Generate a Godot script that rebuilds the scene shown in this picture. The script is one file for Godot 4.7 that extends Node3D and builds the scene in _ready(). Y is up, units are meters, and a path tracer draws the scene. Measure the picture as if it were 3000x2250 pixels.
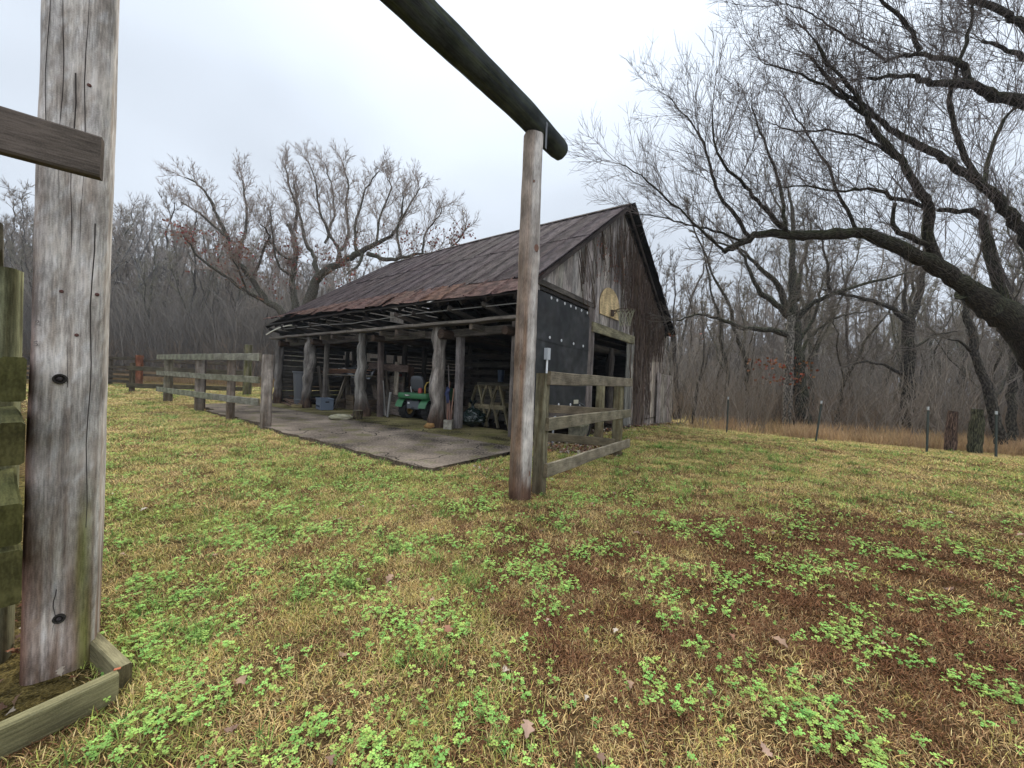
extends Node3D
# An old open-fronted barn seen through a rustic gateway on an overcast winter day.

const BARN_AT := Vector3(0.129, 0.0, -8.028)
const ALONG := Vector3(-0.8, 0.0, -0.6)      # along the open front, away from the near gable
const INTO := Vector3(0.6, 0.0, -0.8)        # along the gable, into the barn
const BARN_TURN := 0.92730

var rng := RandomNumberGenerator.new()
var taken := {}
var mats := {}
var noise_a := FastNoiseLite.new()
var noise_b := FastNoiseLite.new()
var noise_c := FastNoiseLite.new()


# ------------------------------------------------------------------ mesh buffer
class Buf:
	var v := PackedVector3Array()
	var n := PackedVector3Array()
	var c := PackedColorArray()
	var t := PackedVector2Array()
	var i := PackedInt32Array()

	func vert(p: Vector3, nn: Vector3, col: Color, uv: Vector2) -> void:
		v.append(p)
		n.append(nn)
		c.append(col)
		t.append(uv)

	func tri(a: Vector3, b: Vector3, d: Vector3, col: Color) -> void:   # clockwise from the front
		var nn := (d - a).cross(b - a).normalized()
		var k := v.size()
		vert(a, nn, col, Vector2(a.x + a.z, a.y))
		vert(b, nn, col, Vector2(b.x + b.z, b.y))
		vert(d, nn, col, Vector2(d.x + d.z, d.y))
		i.append_array(PackedInt32Array([k, k + 1, k + 2]))

	func quad(a: Vector3, b: Vector3, d: Vector3, e: Vector3, hint: Vector3, col: Color, sc := 1.0) -> void:
		var nn := (d - a).cross(b - a)
		if nn.dot(hint) < 0.0:
			var s := b
			b = e
			e = s
			nn = -nn
		nn = nn.normalized()
		var k := v.size()
		var w := (b - a).length() * sc
		var h := (e - a).length() * sc
		vert(a, nn, col, Vector2(0, 0))
		vert(b, nn, col, Vector2(0, w))
		vert(d, nn, col, Vector2(h, w))
		vert(e, nn, col, Vector2(h, 0))
		i.append_array(PackedInt32Array([k, k + 1, k + 2, k, k + 2, k + 3]))

	func box(xf: Transform3D, s: Vector3, col: Color) -> void:
		var h := s * 0.5
		for ax in 3:
			for sg in [-1.0, 1.0]:
				var o := Vector3.ZERO
				o[ax] = h[ax] * sg
				var p := Vector3.ZERO
				var q := Vector3.ZERO
				p[(ax + 1) % 3] = h[(ax + 1) % 3]
				q[(ax + 2) % 3] = h[(ax + 2) % 3]
				var hint := Vector3.ZERO
				hint[ax] = sg
				quad(xf * (o - p - q), xf * (o + p - q), xf * (o + p + q), xf * (o - p + q), xf.basis * hint, col)

	# a round or faceted tube through pts
	func tube(pts: PackedVector3Array, rad: PackedFloat32Array, sides: int, col: Color, vary := 0.0, cap := false) -> void:
		var m := pts.size()
		if m < 2:
			return
		var d := (pts[1] - pts[0]).normalized()
		var x := d.cross(Vector3(0.31, 0.2, 0.93)).normalized()
		var k0 := v.size()
		var run := 0.0
		for k in m:
			var dn := d
			if k < m - 1:
				dn = (pts[k + 1] - pts[k]).normalized()
			var dd := (d + dn).normalized() if k > 0 else dn
			x = (x - dd * x.dot(dd)).normalized()
			var y := dd.cross(x)
			d = dn
			if k > 0:
				run += pts[k].distance_to(pts[k - 1])
			var cc := col
			if vary > 0.0:
				var f := 1.0 + vary * sin(run * 7.3 + pts[0].x * 13.0 + pts[0].z * 5.0) * cos(float(k) * 1.7)
				cc = Color(col.r * f, col.g * f, col.b * f)
			for j in sides + 1:
				var a := TAU * j / sides
				var o := x * cos(a) + y * sin(a)
				v.append(pts[k] + o * rad[k])
				n.append(o)
				c.append(cc)
				t.append(Vector2(float(j) / sides, run))
		var w := sides + 1
		for k in m - 1:
			for j in sides:
				var a := k0 + k * w + j
				i.append(a)
				i.append(a + w)
				i.append(a + w + 1)
				i.append(a)
				i.append(a + w + 1)
				i.append(a + 1)
		if cap:
			for e in 2:
				var at := 0 if e == 0 else m - 1
				var dir := (pts[0] - pts[1]).normalized() if e == 0 else (pts[m - 1] - pts[m - 2]).normalized()
				var kc := v.size()
				vert(pts[at], dir, col, Vector2(0.5, 0.5))
				for j in sides + 1:
					vert(v[k0 + at * w + j], dir, col, Vector2(0.5 + 0.1 * cos(TAU * j / sides), 0.5 + 0.1 * sin(TAU * j / sides)))
				for j in sides:
					if e == 0:
						i.append_array(PackedInt32Array([kc, kc + 1 + j, kc + 2 + j]))
					else:
						i.append_array(PackedInt32Array([kc, kc + 2 + j, kc + 1 + j]))

	# three-sided twig: cheap
	func twig(pts: PackedVector3Array, r0: float, r1: float, col: Color) -> void:
		var rr := PackedFloat32Array()
		var m := pts.size()
		for k in m:
			rr.append(lerpf(r0, r1, float(k) / (m - 1)))
		tube(pts, rr, 3, col)

	func mesh() -> ArrayMesh:
		var arr := []
		arr.resize(Mesh.ARRAY_MAX)
		arr[Mesh.ARRAY_VERTEX] = v
		arr[Mesh.ARRAY_NORMAL] = n
		arr[Mesh.ARRAY_COLOR] = c
		arr[Mesh.ARRAY_TEX_UV] = t
		arr[Mesh.ARRAY_INDEX] = i
		var am := ArrayMesh.new()
		am.add_surface_from_arrays(Mesh.PRIMITIVE_TRIANGLES, arr)
		return am


# ------------------------------------------------------------------ small helpers
func V(x: float, y: float, z: float) -> Vector3:
	return Vector3(x, y, z)


func rc(r: float, g: float, b: float, vary := 0.12) -> Color:    # a linear colour, a little off
	var f := 1.0 + rng.randf_range(-vary, vary)
	return Color(r * f, g * f * (1.0 + rng.randf_range(-0.03, 0.03)), b * f * (1.0 + rng.randf_range(-0.05, 0.05)))


func bp(g: float, l: float, y: float) -> Vector3:              # a place in the barn
	return BARN_AT + INTO * g + ALONG * l + Vector3(0, y, 0)


func numbered(called: String) -> String:
	taken[called] = taken.get(called, -1) + 1
	return called if taken[called] == 0 else "%s_%03d" % [called, taken[called]]


func tag(o: Node, label: String, category := "", group := "", kind := "") -> Node:
	if label:
		o.set_meta("label", label)
	if category:
		o.set_meta("category", category)
	if group:
		o.set_meta("group", group)
	if kind:
		o.set_meta("kind", kind)
	return o


func thing(called: String, label: String, category: String, at := Vector3.ZERO, turn := 0.0, group := "") -> Node3D:
	var o := Node3D.new()
	o.name = numbered(called)
	add_child(o)
	o.position = at
	o.rotation.y = turn
	tag(o, label, category, group)
	return o


func put(called: String, b: Buf, m: Material, parent: Node3D = self) -> MeshInstance3D:
	var o := MeshInstance3D.new()
	o.mesh = b.mesh()
	o.material_override = m
	if parent == self:
		o.name = numbered(called)
		add_child(o)
	else:
		var k := 0
		var nm := called
		while parent.has_node(NodePath(nm)):
			k += 1
			nm = "%s_%03d" % [called, k]
		o.name = nm
		parent.add_child(o)
	return o


# a sawn board from a to b; up is the direction of its height h, its thickness w lies across
func board(b: Buf, a: Vector3, e: Vector3, up: Vector3, w: float, h: float, col: Color, segs := 3, warp := 0.004) -> void:
	var d := (e - a).normalized()
	var y := (up - d * up.dot(d)).normalized()
	var x := y.cross(d)
	var ch := minf(w, h) * 0.14
	var hw := w * 0.5
	var hh := h * 0.5
	var ring := [Vector2(hw, -hh + ch), Vector2(hw, hh - ch), Vector2(hw - ch, hh), Vector2(-hw + ch, hh), Vector2(-hw, hh - ch), Vector2(-hw, -hh + ch), Vector2(-hw + ch, -hh), Vector2(hw - ch, -hh)]
	var off := Vector2(rng.randf(), rng.randf())
	var ln := a.distance_to(e)
	var cen := []
	var cols := []
	for k in segs + 1:
		var f := float(k) / segs
		var ww := warp if k > 0 and k < segs else warp * 0.3
		cen.append(a.lerp(e, f) + x * rng.randf_range(-ww, ww) + y * rng.randf_range(-ww, ww))
		var q := 1.0 + rng.randf_range(-0.1, 0.1)
		cols.append(Color(col.r * q, col.g * q, col.b * q))
	var per := 0.0
	for j in 8:
		var p: Vector2 = ring[j]
		var q: Vector2 = ring[(j + 1) % 8]
		var nn2 := Vector2(q.y - p.y, p.x - q.x).normalized()
		var nn := x * nn2.x + y * nn2.y
		var pl := p.distance_to(q)
		var k0 := b.v.size()
		for k in segs + 1:
			var cc: Vector3 = cen[k]
			var vv := off.y + ln * k / segs / 1.6
			b.vert(cc + x * p.x + y * p.y, nn, cols[k], Vector2(off.x + per / 0.4, vv))
			b.vert(cc + x * q.x + y * q.y, nn, cols[k], Vector2(off.x + (per + pl) / 0.4, vv))
		per += pl
		for k in segs:
			var s := k0 + k * 2
			b.i.append_array(PackedInt32Array([s, s + 2, s + 3, s, s + 3, s + 1]))
	for side in 2:
		var cc: Vector3 = cen[0] if side == 0 else cen[segs]
		var nn := -d if side == 0 else d
		var k0 := b.v.size()
		for j in 8:
			var p: Vector2 = ring[j]
			b.vert(cc + x * p.x + y * p.y, nn, Color(col.r * 0.8, col.g * 0.75, col.b * 0.7), off + p * 2.0)
		for j in range(1, 7):
			if side == 1:
				b.i.append_array(PackedInt32Array([k0, k0 + j + 1, k0 + j]))
			else:
				b.i.append_array(PackedInt32Array([k0, k0 + j, k0 + j + 1]))


# a rough log or post; paint(angle, height fraction) gives its colour; square is 2 for round, 4 for squarish
func log_post(b: Buf, pts: PackedVector3Array, rad: PackedFloat32Array, sides: int, lumps: float, paint: Callable, square := 2.0, spin := 0.0, sx := 1.0) -> void:
	var m := pts.size()
	var d := (pts[1] - pts[0]).normalized()
	var x := d.cross(Vector3(0, 0, 1) if absf(d.z) < 0.8 else Vector3(1, 0, 0)).normalized()
	var k0 := b.v.size()
	var run := 0.0
	var seed_at := pts[0] * 3.7
	for k in m:
		if k < m - 1:
			d = (pts[k + 1] - pts[k]).normalized()
		x = (x - d * x.dot(d)).normalized()
		var y := d.cross(x)
		if k > 0:
			run += pts[k].distance_to(pts[k - 1])
		for j in sides + 1:
			var a := TAU * (j % sides) / sides + spin
			var ca := cos(a)
			var sa := sin(a)
			var sq := pow(pow(absf(ca), square) + pow(absf(sa), square), -1.0 / square)
			var o := x * ca * sx + y * sa
			var f := noise_b.get_noise_3d(ca * 1.6 + seed_at.x, sa * 1.6 + seed_at.z, run * 1.2 + seed_at.y) + 0.5 * noise_b.get_noise_3d(ca * 6.0 + seed_at.x, sa * 6.0 + seed_at.z, run * 1.6)
			b.v.append(pts[k] + o * rad[k] * sq * (1.0 + lumps * f))
			b.n.append(o)
			b.c.append(paint.call(a, float(k) / (m - 1)))
			b.t.append(Vector2(float(j) / sides * rad[0] * TAU / 0.4, run / 1.6 + seed_at.x))
	var w := sides + 1
	for k in m - 1:
		for j in sides:
			var a := k0 + k * w + j
			b.i.append_array(PackedInt32Array([a, a + w, a + w + 1, a, a + w + 1, a + 1]))
	# normals from the faces
	var nn := PackedVector3Array()
	nn.resize(m * w)
	for k in m:
		for j in w:
			var jn := (j + 1) % sides
			var jp := (j - 1 + sides) % sides
			var kn := mini(k + 1, m - 1)
			var kp := maxi(k - 1, 0)
			var q := (b.v[k0 + k * w + jn] - b.v[k0 + k * w + jp]).cross(b.v[k0 + kn * w + j] - b.v[k0 + kp * w + j]).normalized()
			nn[k * w + j] = q
	for k in m * w:
		b.n[k0 + k] = nn[k]
	for e in 2:
		var at := 0 if e == 0 else m - 1
		var dir := (pts[0] - pts[1]).normalized() if e == 0 else (pts[m - 1] - pts[m - 2]).normalized()
		var kc := b.v.size()
		var cc: Color = paint.call(0.0, float(e))
		b.vert(pts[at], dir, cc * 0.8, Vector2(0.5, 0.5))
		for j in sides + 1:
			b.vert(b.v[k0 + at * w + j], dir, cc * 0.8, Vector2(0.5 + 0.2 * cos(TAU * j / sides), 0.5 + 0.2 * sin(TAU * j / sides)))
		for j in sides:
			if e == 0:
				b.i.append_array(PackedInt32Array([kc, kc + 1 + j, kc + 2 + j]))
			else:
				b.i.append_array(PackedInt32Array([kc, kc + 2 + j, kc + 1 + j]))


func line_pts(a: Vector3, e: Vector3, n: int, wob := 0.0) -> PackedVector3Array:
	var p := PackedVector3Array()
	for k in n + 1:
		var q := a.lerp(e, float(k) / n)
		if k > 0 and k < n and wob > 0.0:
			q += Vector3(rng.randf_range(-wob, wob), rng.randf_range(-wob, wob) * 0.5, rng.randf_range(-wob, wob))
		p.append(q)
	return p


func radii(n: int, r0: float, r1: float) -> PackedFloat32Array:
	var p := PackedFloat32Array()
	for k in n + 1:
		p.append(lerpf(r0, r1, float(k) / n))
	return p


func rope(b: Buf, a: Vector3, e: Vector3, r: float, col: Color, sides := 6, n := 1) -> void:
	b.tube(line_pts(a, e, n), radii(n, r, r), sides, col, 0.0, true)


# lathe round the y axis from (radius, height) pairs
func lathe(b: Buf, prof: Array, sides: int, col: Color, xf := Transform3D()) -> void:
	for k in prof.size() - 1:
		var p: Vector2 = prof[k]
		var q: Vector2 = prof[k + 1]
		var nr := Vector2(q.y - p.y, p.x - q.x).normalized()
		var k0 := b.v.size()
		for j in sides + 1:
			var a := TAU * j / sides
			var o := Vector3(cos(a), 0, sin(a))
			var nn := (xf.basis * (o * nr.x + Vector3(0, nr.y, 0))).normalized()
			b.vert(xf * (o * p.x + Vector3(0, p.y, 0)), nn, col, Vector2(float(j) / sides, p.y))
			b.vert(xf * (o * q.x + Vector3(0, q.y, 0)), nn, col, Vector2(float(j) / sides, q.y))
		for j in sides:
			var s := k0 + j * 2
			b.i.append_array(PackedInt32Array([s, s + 2, s + 3, s, s + 3, s + 1]))


# ------------------------------------------------------------------ materials
func seamless(seed_at: int, freq: float, w: int, h: int, oct := 3) -> PackedByteArray:
	var f := FastNoiseLite.new()
	f.seed = seed_at
	f.noise_type = FastNoiseLite.TYPE_SIMPLEX_SMOOTH
	f.frequency = freq
	f.fractal_octaves = oct
	var im := f.get_seamless_image(w, h, false, false, 0.2)
	im.convert(Image.FORMAT_L8)
	return im.get_data()


func stretched(seed_at: int, freq: float, w: int, h: int, tw: int, th: int) -> PackedByteArray:
	var im := Image.create_from_data(w, h, false, Image.FORMAT_L8, seamless(seed_at, freq, w, h))
	im.resize(tw, th, Image.INTERPOLATE_CUBIC)
	return im.get_data()


func grey_tex(w: int, h: int, layers: Array, lo: float, hi: float, power := 1.0) -> ImageTexture:
	var out := PackedByteArray()
	out.resize(w * h)
	var n := layers.size()
	for k in w * h:
		var s := 0.0
		for l in n:
			s += (float(layers[l][0][k]) / 255.0 - 0.5) * layers[l][1]
		s = clampf(0.5 + s, 0.0, 1.0)
		if power != 1.0:
			s = pow(s, power)
		out[k] = int(255.0 * lerpf(lo, hi, s))
	return ImageTexture.create_from_image(Image.create_from_data(w, h, false, Image.FORMAT_L8, out))


func base_mat(called: String, rough: float, tex: Texture2D = null, bump := 0.0, spec := 0.5) -> StandardMaterial3D:
	var m := StandardMaterial3D.new()
	m.resource_name = called
	m.vertex_color_use_as_albedo = true
	m.roughness = rough
	m.metallic_specular = spec
	if tex:
		m.albedo_texture = tex
		if bump > 0.0:
			m.heightmap_enabled = true
			m.heightmap_texture = tex
			m.heightmap_scale = bump
	mats[called] = m
	return m


func make_materials() -> void:
	var w := 256
	var h := 1024
	var grain := grey_tex(w, h, [[stretched(3, 0.09, 256, 24, w, h), 1.0], [stretched(5, 0.25, 256, 64, w, h), 0.8], [stretched(9, 0.02, 64, 128, w, h), 0.7], [seamless(12, 0.2, w, h), 0.25]], 0.5, 1.0)
	base_mat("wood", 0.85, grain, 0.25, 0.3)
	var fine := grey_tex(w, h, [[stretched(83, 0.12, 256, 40, w, h), 0.7], [stretched(85, 0.25, 256, 110, w, h), 0.7], [stretched(89, 0.03, 64, 160, w, h), 0.9], [seamless(92, 0.25, w, h), 0.5]], 0.64, 1.0)
	base_mat("old_wood", 0.95, fine, 0.22, 0.12)
	var bark := grey_tex(128, 512, [[stretched(23, 0.09, 128, 96, 128, 512), 1.3], [seamless(25, 0.12, 128, 512), 0.8]], 0.35, 1.0)
	base_mat("bark", 0.95, bark, 1.5, 0.2)
	var rust := grey_tex(256, 512, [[stretched(33, 0.03, 128, 64, 256, 512), 0.9], [seamless(35, 0.05, 256, 512, 5), 0.8]], 0.5, 1.0)
	base_mat("tin", 0.84, rust, 0.15, 0.08)
	base_mat("matte", 0.9, null, 0.0, 0.3)
	base_mat("satin", 0.45)
	base_mat("gloss", 0.18)
	base_mat("twig", 0.95, null, 0.0, 0.1)
	var grit := grey_tex(512, 512, [[seamless(41, 0.012, 512, 512, 5), 0.8], [seamless(43, 0.2, 512, 512, 2), 0.6]], 0.55, 1.0)
	base_mat("grit", 0.9, grit, 0.3, 0.3)
	base_mat("felt", 0.62, grit, 0.2, 0.4)
	var soil := grey_tex(512, 512, [[seamless(51, 0.03, 512, 512, 5), 0.9], [seamless(53, 0.15, 512, 512, 3), 0.9]], 0.35, 1.0)
	base_mat("soil", 1.0, soil, 3.0, 0.1)
	var bl := base_mat("blade", 0.8, null, 0.0, 0.25)
	bl.backlight_enabled = true
	bl.backlight = Color(0.5, 0.5, 0.5)


# ------------------------------------------------------------------ camera, sky, light
func make_sky() -> void:
	var w := 768
	var h := 384
	var im := Image.create(w, h, false, Image.FORMAT_RGBF)
	var glow := Vector3(-0.16, 0.62, -0.77).normalized()
	var cl := FastNoiseLite.new()
	cl.seed = 77
	cl.frequency = 0.9
	cl.fractal_octaves = 4
	for y in h:
		var el := PI * (0.5 - (y + 0.5) / h)
		var up := sin(el)
		for x in w:
			var az := TAU * ((x + 0.5) / w - 0.5)
			var d := Vector3(sin(az) * cos(el), up, -cos(az) * cos(el))
			var k := maxf(up, 0.0)
			var g := exp(-(1.0 - d.dot(glow)) / 0.075)
			var g2 := exp(-(1.0 - d.dot(glow)) / 0.3)
			var c := cl.get_noise_3d(d.x * 1.1, d.y * 2.0, d.z * 1.1)
			var l := 0.232 + 0.36 * k * k * k + 0.36 * g + 0.15 * g2 + 0.075 * c
			im.set_pixel(x, y, Color(l * (0.885 + 0.115 * g), l * (0.975 + 0.025 * g), l * (1.10 - 0.06 * g)))
	var pan := PanoramaSkyMaterial.new()
	pan.panorama = ImageTexture.create_from_image(im)
	var sky := Sky.new()
	sky.sky_material = pan
	var env := Environment.new()
	env.background_mode = Environment.BG_SKY
	env.sky = sky
	env.background_energy_multiplier = 1.0
	env.tonemap_mode = Environment.TONE_MAPPER_LINEAR
	env.tonemap_exposure = 3.4
	env.sdfgi_enabled = true
	env.ssao_enabled = true
	env.ssil_enabled = true
	env.fog_enabled = true
	env.fog_density = 0.0006
	env.fog_light_color = Color(0.86, 0.9, 0.95)
	var we := WorldEnvironment.new()
	we.name = "overcast_air"
	we.environment = env
	add_child(we)
	var sun := DirectionalLight3D.new()
	sun.name = "veiled_sun"
	sun.light_energy = 0.5
	sun.light_angular_distance = 45.0
	sun.light_color = Color(1.0, 0.98, 0.95)
	sun.shadow_enabled = true
	add_child(sun)
	sun.look_at_from_position(glow * 40.0, Vector3.ZERO)


func make_camera() -> void:
	var cam := Camera3D.new()
	cam.name = "camera"
	cam.fov = 89.9
	cam.near = 0.05
	cam.far = 600.0
	cam.basis = Basis(Vector3.RIGHT, deg_to_rad(-0.5)) * Basis(Vector3(0, 0, 1), deg_to_rad(2.22))
	cam.position = Vector3(0, 1.3, 0)
	add_child(cam)
	cam.current = true


func _ready() -> void:
	rng.seed = 4711
	noise_a.seed = 11
	noise_a.frequency = 0.5
	noise_a.fractal_octaves = 3
	noise_b.seed = 12
	noise_b.frequency = 1.0
	noise_b.fractal_octaves = 2
	noise_c.seed = 13
	noise_c.frequency = 2.2
	noise_c.fractal_octaves = 3
	make_camera()
	make_sky()
	make_materials()
	make_ground()
	make_slab()
	make_barn()
	make_gateway()
	make_fences()
	make_barn_things()
	make_yard_things()
	make_hero_trees()
	make_woods()
	make_grass()
	make_leaves()


# ------------------------------------------------------------------ the ground
func height(x: float, z: float) -> float:
	var s := x * INTO.x + z * INTO.z
	var q := -(x * 0.7 + z * 0.7) if x < 0.0 else 0.0
	var left := maxf(0.0, (-x * 0.75 - z * 0.66) - 14.0)
	var h := 0.012 * minf(left, 40.0)
	h -= 0.28 * smoothstep(11.0, 18.0, s) * smoothstep(-6.0, 2.0, x)
	h -= 0.035 * clampf(s - 17.0, 0.0, 60.0) * smoothstep(-4.0, 6.0, x)
	h += 0.025 * noise_a.get_noise_2d(x * 0.8, z * 0.8)
	h += 0.012 * noise_c.get_noise_2d(x, z)
	return h


# how brown, how tan and how green the turf is at a place
func turf(x: float, z: float) -> Vector3:
	var a := noise_a.get_noise_2d(x + 40.0, z) * 1.5
	var b := noise_c.get_noise_2d(x * 0.9, z * 0.9 + 30.0) * 1.4
	var near := exp(-(pow((x - 1.5) / 2.2, 2.0) + pow((z + 2.4) / 1.9, 2.0)))
	var near2 := exp(-(pow((x - 3.6) / 2.0, 2.0) + pow((z + 3.2) / 1.6, 2.0)))
	var brown := clampf(0.16 + 0.62 * near + 0.5 * near2 + 0.35 * b + 0.22 * a, 0.0, 1.0)
	var far := smoothstep(4.0, 12.0, Vector2(x, z).length())
	var green := clampf(0.37 + 0.45 * noise_a.get_noise_2d(x * 1.3 - 70.0, z * 1.3) + 0.25 * b - 0.35 * near + 0.12 * smoothstep(0.0, -3.0, x) * (1.0 - far), 0.0, 1.0)
	var edge := smoothstep(13.6, 15.2, x * INTO.x + z * INTO.z) * smoothstep(2.0, 4.0, x)
	var mud := smoothstep(0.05, 0.4, noise_c.get_noise_2d(x * 0.5 + 7.0, z * 1.2)) * exp(-pow((x * INTO.x + z * INTO.z - 11.9) / 1.1, 2.0)) * smoothstep(2.5, 4.0, x)
	brown = clampf(brown + 0.9 * mud, 0.0, 1.0)
	brown *= 1.0 - edge
	green *= 1.0 - 0.8 * edge
	return Vector3(brown, clampf(1.0 - brown, 0.0, 1.0), green)


func turf_color(x: float, z: float) -> Color:
	var t := turf(x, z)
	var brown := Color(0.13, 0.068, 0.03)
	var straw := Color(0.47, 0.345, 0.165)
	var green := Color(0.25, 0.27, 0.065)
	var c := straw.lerp(green, t.z).lerp(brown, t.x)
	return c


func make_ground() -> void:
	var b := Buf.new()
	var xs := PackedFloat32Array()
	var zs := PackedFloat32Array()
	var nx := 230
	for k in nx + 1:
		var f := 2.0 * k / nx - 1.0
		xs.append(signf(f) * (14.0 * absf(f) + 150.0 * pow(absf(f), 4.0)))
	var nz := 250
	for k in nz + 1:
		var f := float(k) / nz
		zs.append(6.0 - 30.0 * f - 190.0 * pow(f, 4.0))
	for k in nz + 1:
		for j in nx + 1:
			var x := xs[j]
			var z := zs[k]
			var y := height(x, z)
			var p := Vector3(x, y, z) - BARN_AT
			var g := p.dot(INTO)
			var l := p.dot(ALONG)
			if g > -3.2 and g < 10.4 and l > -0.75 and l < 11.8:
				y = minf(y, 0.0) - 0.02
			var e := 0.05
			var nn := Vector3(height(x - e, z) - height(x + e, z), 2.0 * e, height(x, z - e) - height(x, z + e)).normalized()
			var c := turf_color(x, z)
			c = Color(c.r * 0.66, c.g * 0.6, c.b * 0.6)
			# bare earth along the foot of the gable, darker damp tracks to the right of it
			var bare := smoothstep(-1.3, -0.35, l) * smoothstep(0.4, 0.0, l) * smoothstep(-0.5, 1.0, g) * smoothstep(11.8, 10.0, g)
			bare = maxf(bare, 0.9 * exp(-pow((l + 1.9 + 0.10 * g) / 0.5, 2.0)) * smoothstep(5.0, 7.0, g) * smoothstep(0.0, 0.25, noise_a.get_noise_2d(x * 2.0, z * 2.0) + 0.2))
			c = c.lerp(Color(0.075, 0.055, 0.042), bare * 0.9)
			# straw-coloured ridge where the turf meets the wood
			var far := smoothstep(30.0, 60.0, Vector2(x, z).length())
			c = c.lerp(Color(0.16, 0.115, 0.065), far * 0.7)
			b.vert(Vector3(x, y, z), nn, c, Vector2(x, z) * 0.9)
	var w := nx + 1
	for k in nz:
		for j in nx:
			var a := k * w + j
			b.i.append_array(PackedInt32Array([a, a + w, a + w + 1, a, a + w + 1, a + 1]))
	tag(put("ground", b, mats.soil), "", "", "", "structure")


func crack_image() -> ImageTexture:
	var w := 1024
	var h := 512
	var a := seamless(61, 0.008, w, h, 5)
	var d := seamless(63, 0.25, w, h, 2)
	var f := seamless(65, 0.02, w, h, 4)
	var by := PackedByteArray()
	by.resize(w * h * 3)
	for k in w * h:
		var s := 0.10 + (float(a[k]) - 128.0) / 255.0 * 0.20 + (float(d[k]) - 128.0) / 255.0 * 0.16
		var moss := smoothstep(0.55, 0.8, float(f[k]) / 255.0)
		var r := lerpf(s * 1.18, 0.09, moss * 0.55)
		var g := lerpf(s * 0.95, 0.085, moss * 0.5)
		var bl := lerpf(s * 0.74, 0.03, moss * 0.55)
		by[k * 3] = int(255.0 * pow(clampf(r, 0.0, 1.0), 0.4545))
		by[k * 3 + 1] = int(255.0 * pow(clampf(g, 0.0, 1.0), 0.4545))
		by[k * 3 + 2] = int(255.0 * pow(clampf(bl, 0.0, 1.0), 0.4545))
	var im := Image.create_from_data(w, h, false, Image.FORMAT_RGB8, by)
	# cracks wander over the concrete
	for q in 60:
		var p := Vector2(rng.randf() * w, rng.randf() * h)
		if q < 16:
			p = Vector2(w * rng.randf_range(0.6, 1.0), rng.randf() * h)
		var an := rng.randf() * TAU
		for s in rng.randi_range(40, 150):
			an += rng.randf_range(-0.5, 0.5)
			p += Vector2(cos(an), sin(an)) * 1.2
			var xi := posmod(int(p.x), w)
			var yi := posmod(int(p.y), h)
			im.set_pixel(xi, yi, Color(0.08, 0.075, 0.06))
			im.set_pixel(xi, posmod(yi + 1, h), Color(0.13, 0.12, 0.10))
	# pale worn patches
	for q in 9:
		var p := Vector2(rng.randf_range(0.03, 0.3) * w, rng.randf_range(0.1, 0.9) * h)
		if q < 3:
			p = Vector2(w * (0.10 + 0.02 * q), h * 0.42)
		for s in 260:
			var o := Vector2(rng.randfn() * 16.0, rng.randfn() * 9.0)
			var xi := posmod(int(p.x + o.x), w)
			var yi := posmod(int(p.y + o.y), h)
			im.set_pixel(xi, yi, im.get_pixel(xi, yi).lerp(Color(0.55, 0.47, 0.36), 0.5))
	return ImageTexture.create_from_image(im)


func slab_panel(root: Node3D, l0: float, l1: float, g0: float, g1: float, y: float, ragged: float) -> void:
	var b := Buf.new()
	var n := 24
	var top := []
	for k in n + 1:
		var l := lerpf(l0, l1, float(k) / n)
		var r0 := g0 + ragged * noise_c.get_noise_2d(l * 1.5, g0)
		top.append([bp(r0, l, y), bp(g1 - 0.006, l, y + 0.012)])
	for k in n:
		var p: Array = top[k]
		var q: Array = top[k + 1]
		var k0 := b.v.size()
		for e in [[p[0], 0.0], [p[1], 1.0], [q[1], 1.0], [q[0], 0.0]]:
			var at: Vector3 = e[0] - BARN_AT
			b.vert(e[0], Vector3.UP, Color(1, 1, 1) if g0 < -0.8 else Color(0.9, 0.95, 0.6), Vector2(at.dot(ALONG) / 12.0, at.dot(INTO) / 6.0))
		b.i.append_array(PackedInt32Array([k0, k0 + 2, k0 + 1, k0, k0 + 3, k0 + 2]))
		var dn := Vector3(0, -0.2, 0)
		for e in 2:
			b.quad(p[e], q[e], q[e] + dn, p[e] + dn, INTO * (e * 2 - 1), Color(0.75, 0.72, 0.66), 0.08)
	for e in 2:
		var p: Array = top[e * n]
		var dn := Vector3(0, -0.2, 0)
		b.quad(p[0], p[1], p[1] + dn, p[0] + dn, ALONG * (e * 2 - 1), Color(0.75, 0.72, 0.66), 0.08)
	put("slab_panel", b, mats.concrete, root)


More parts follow.
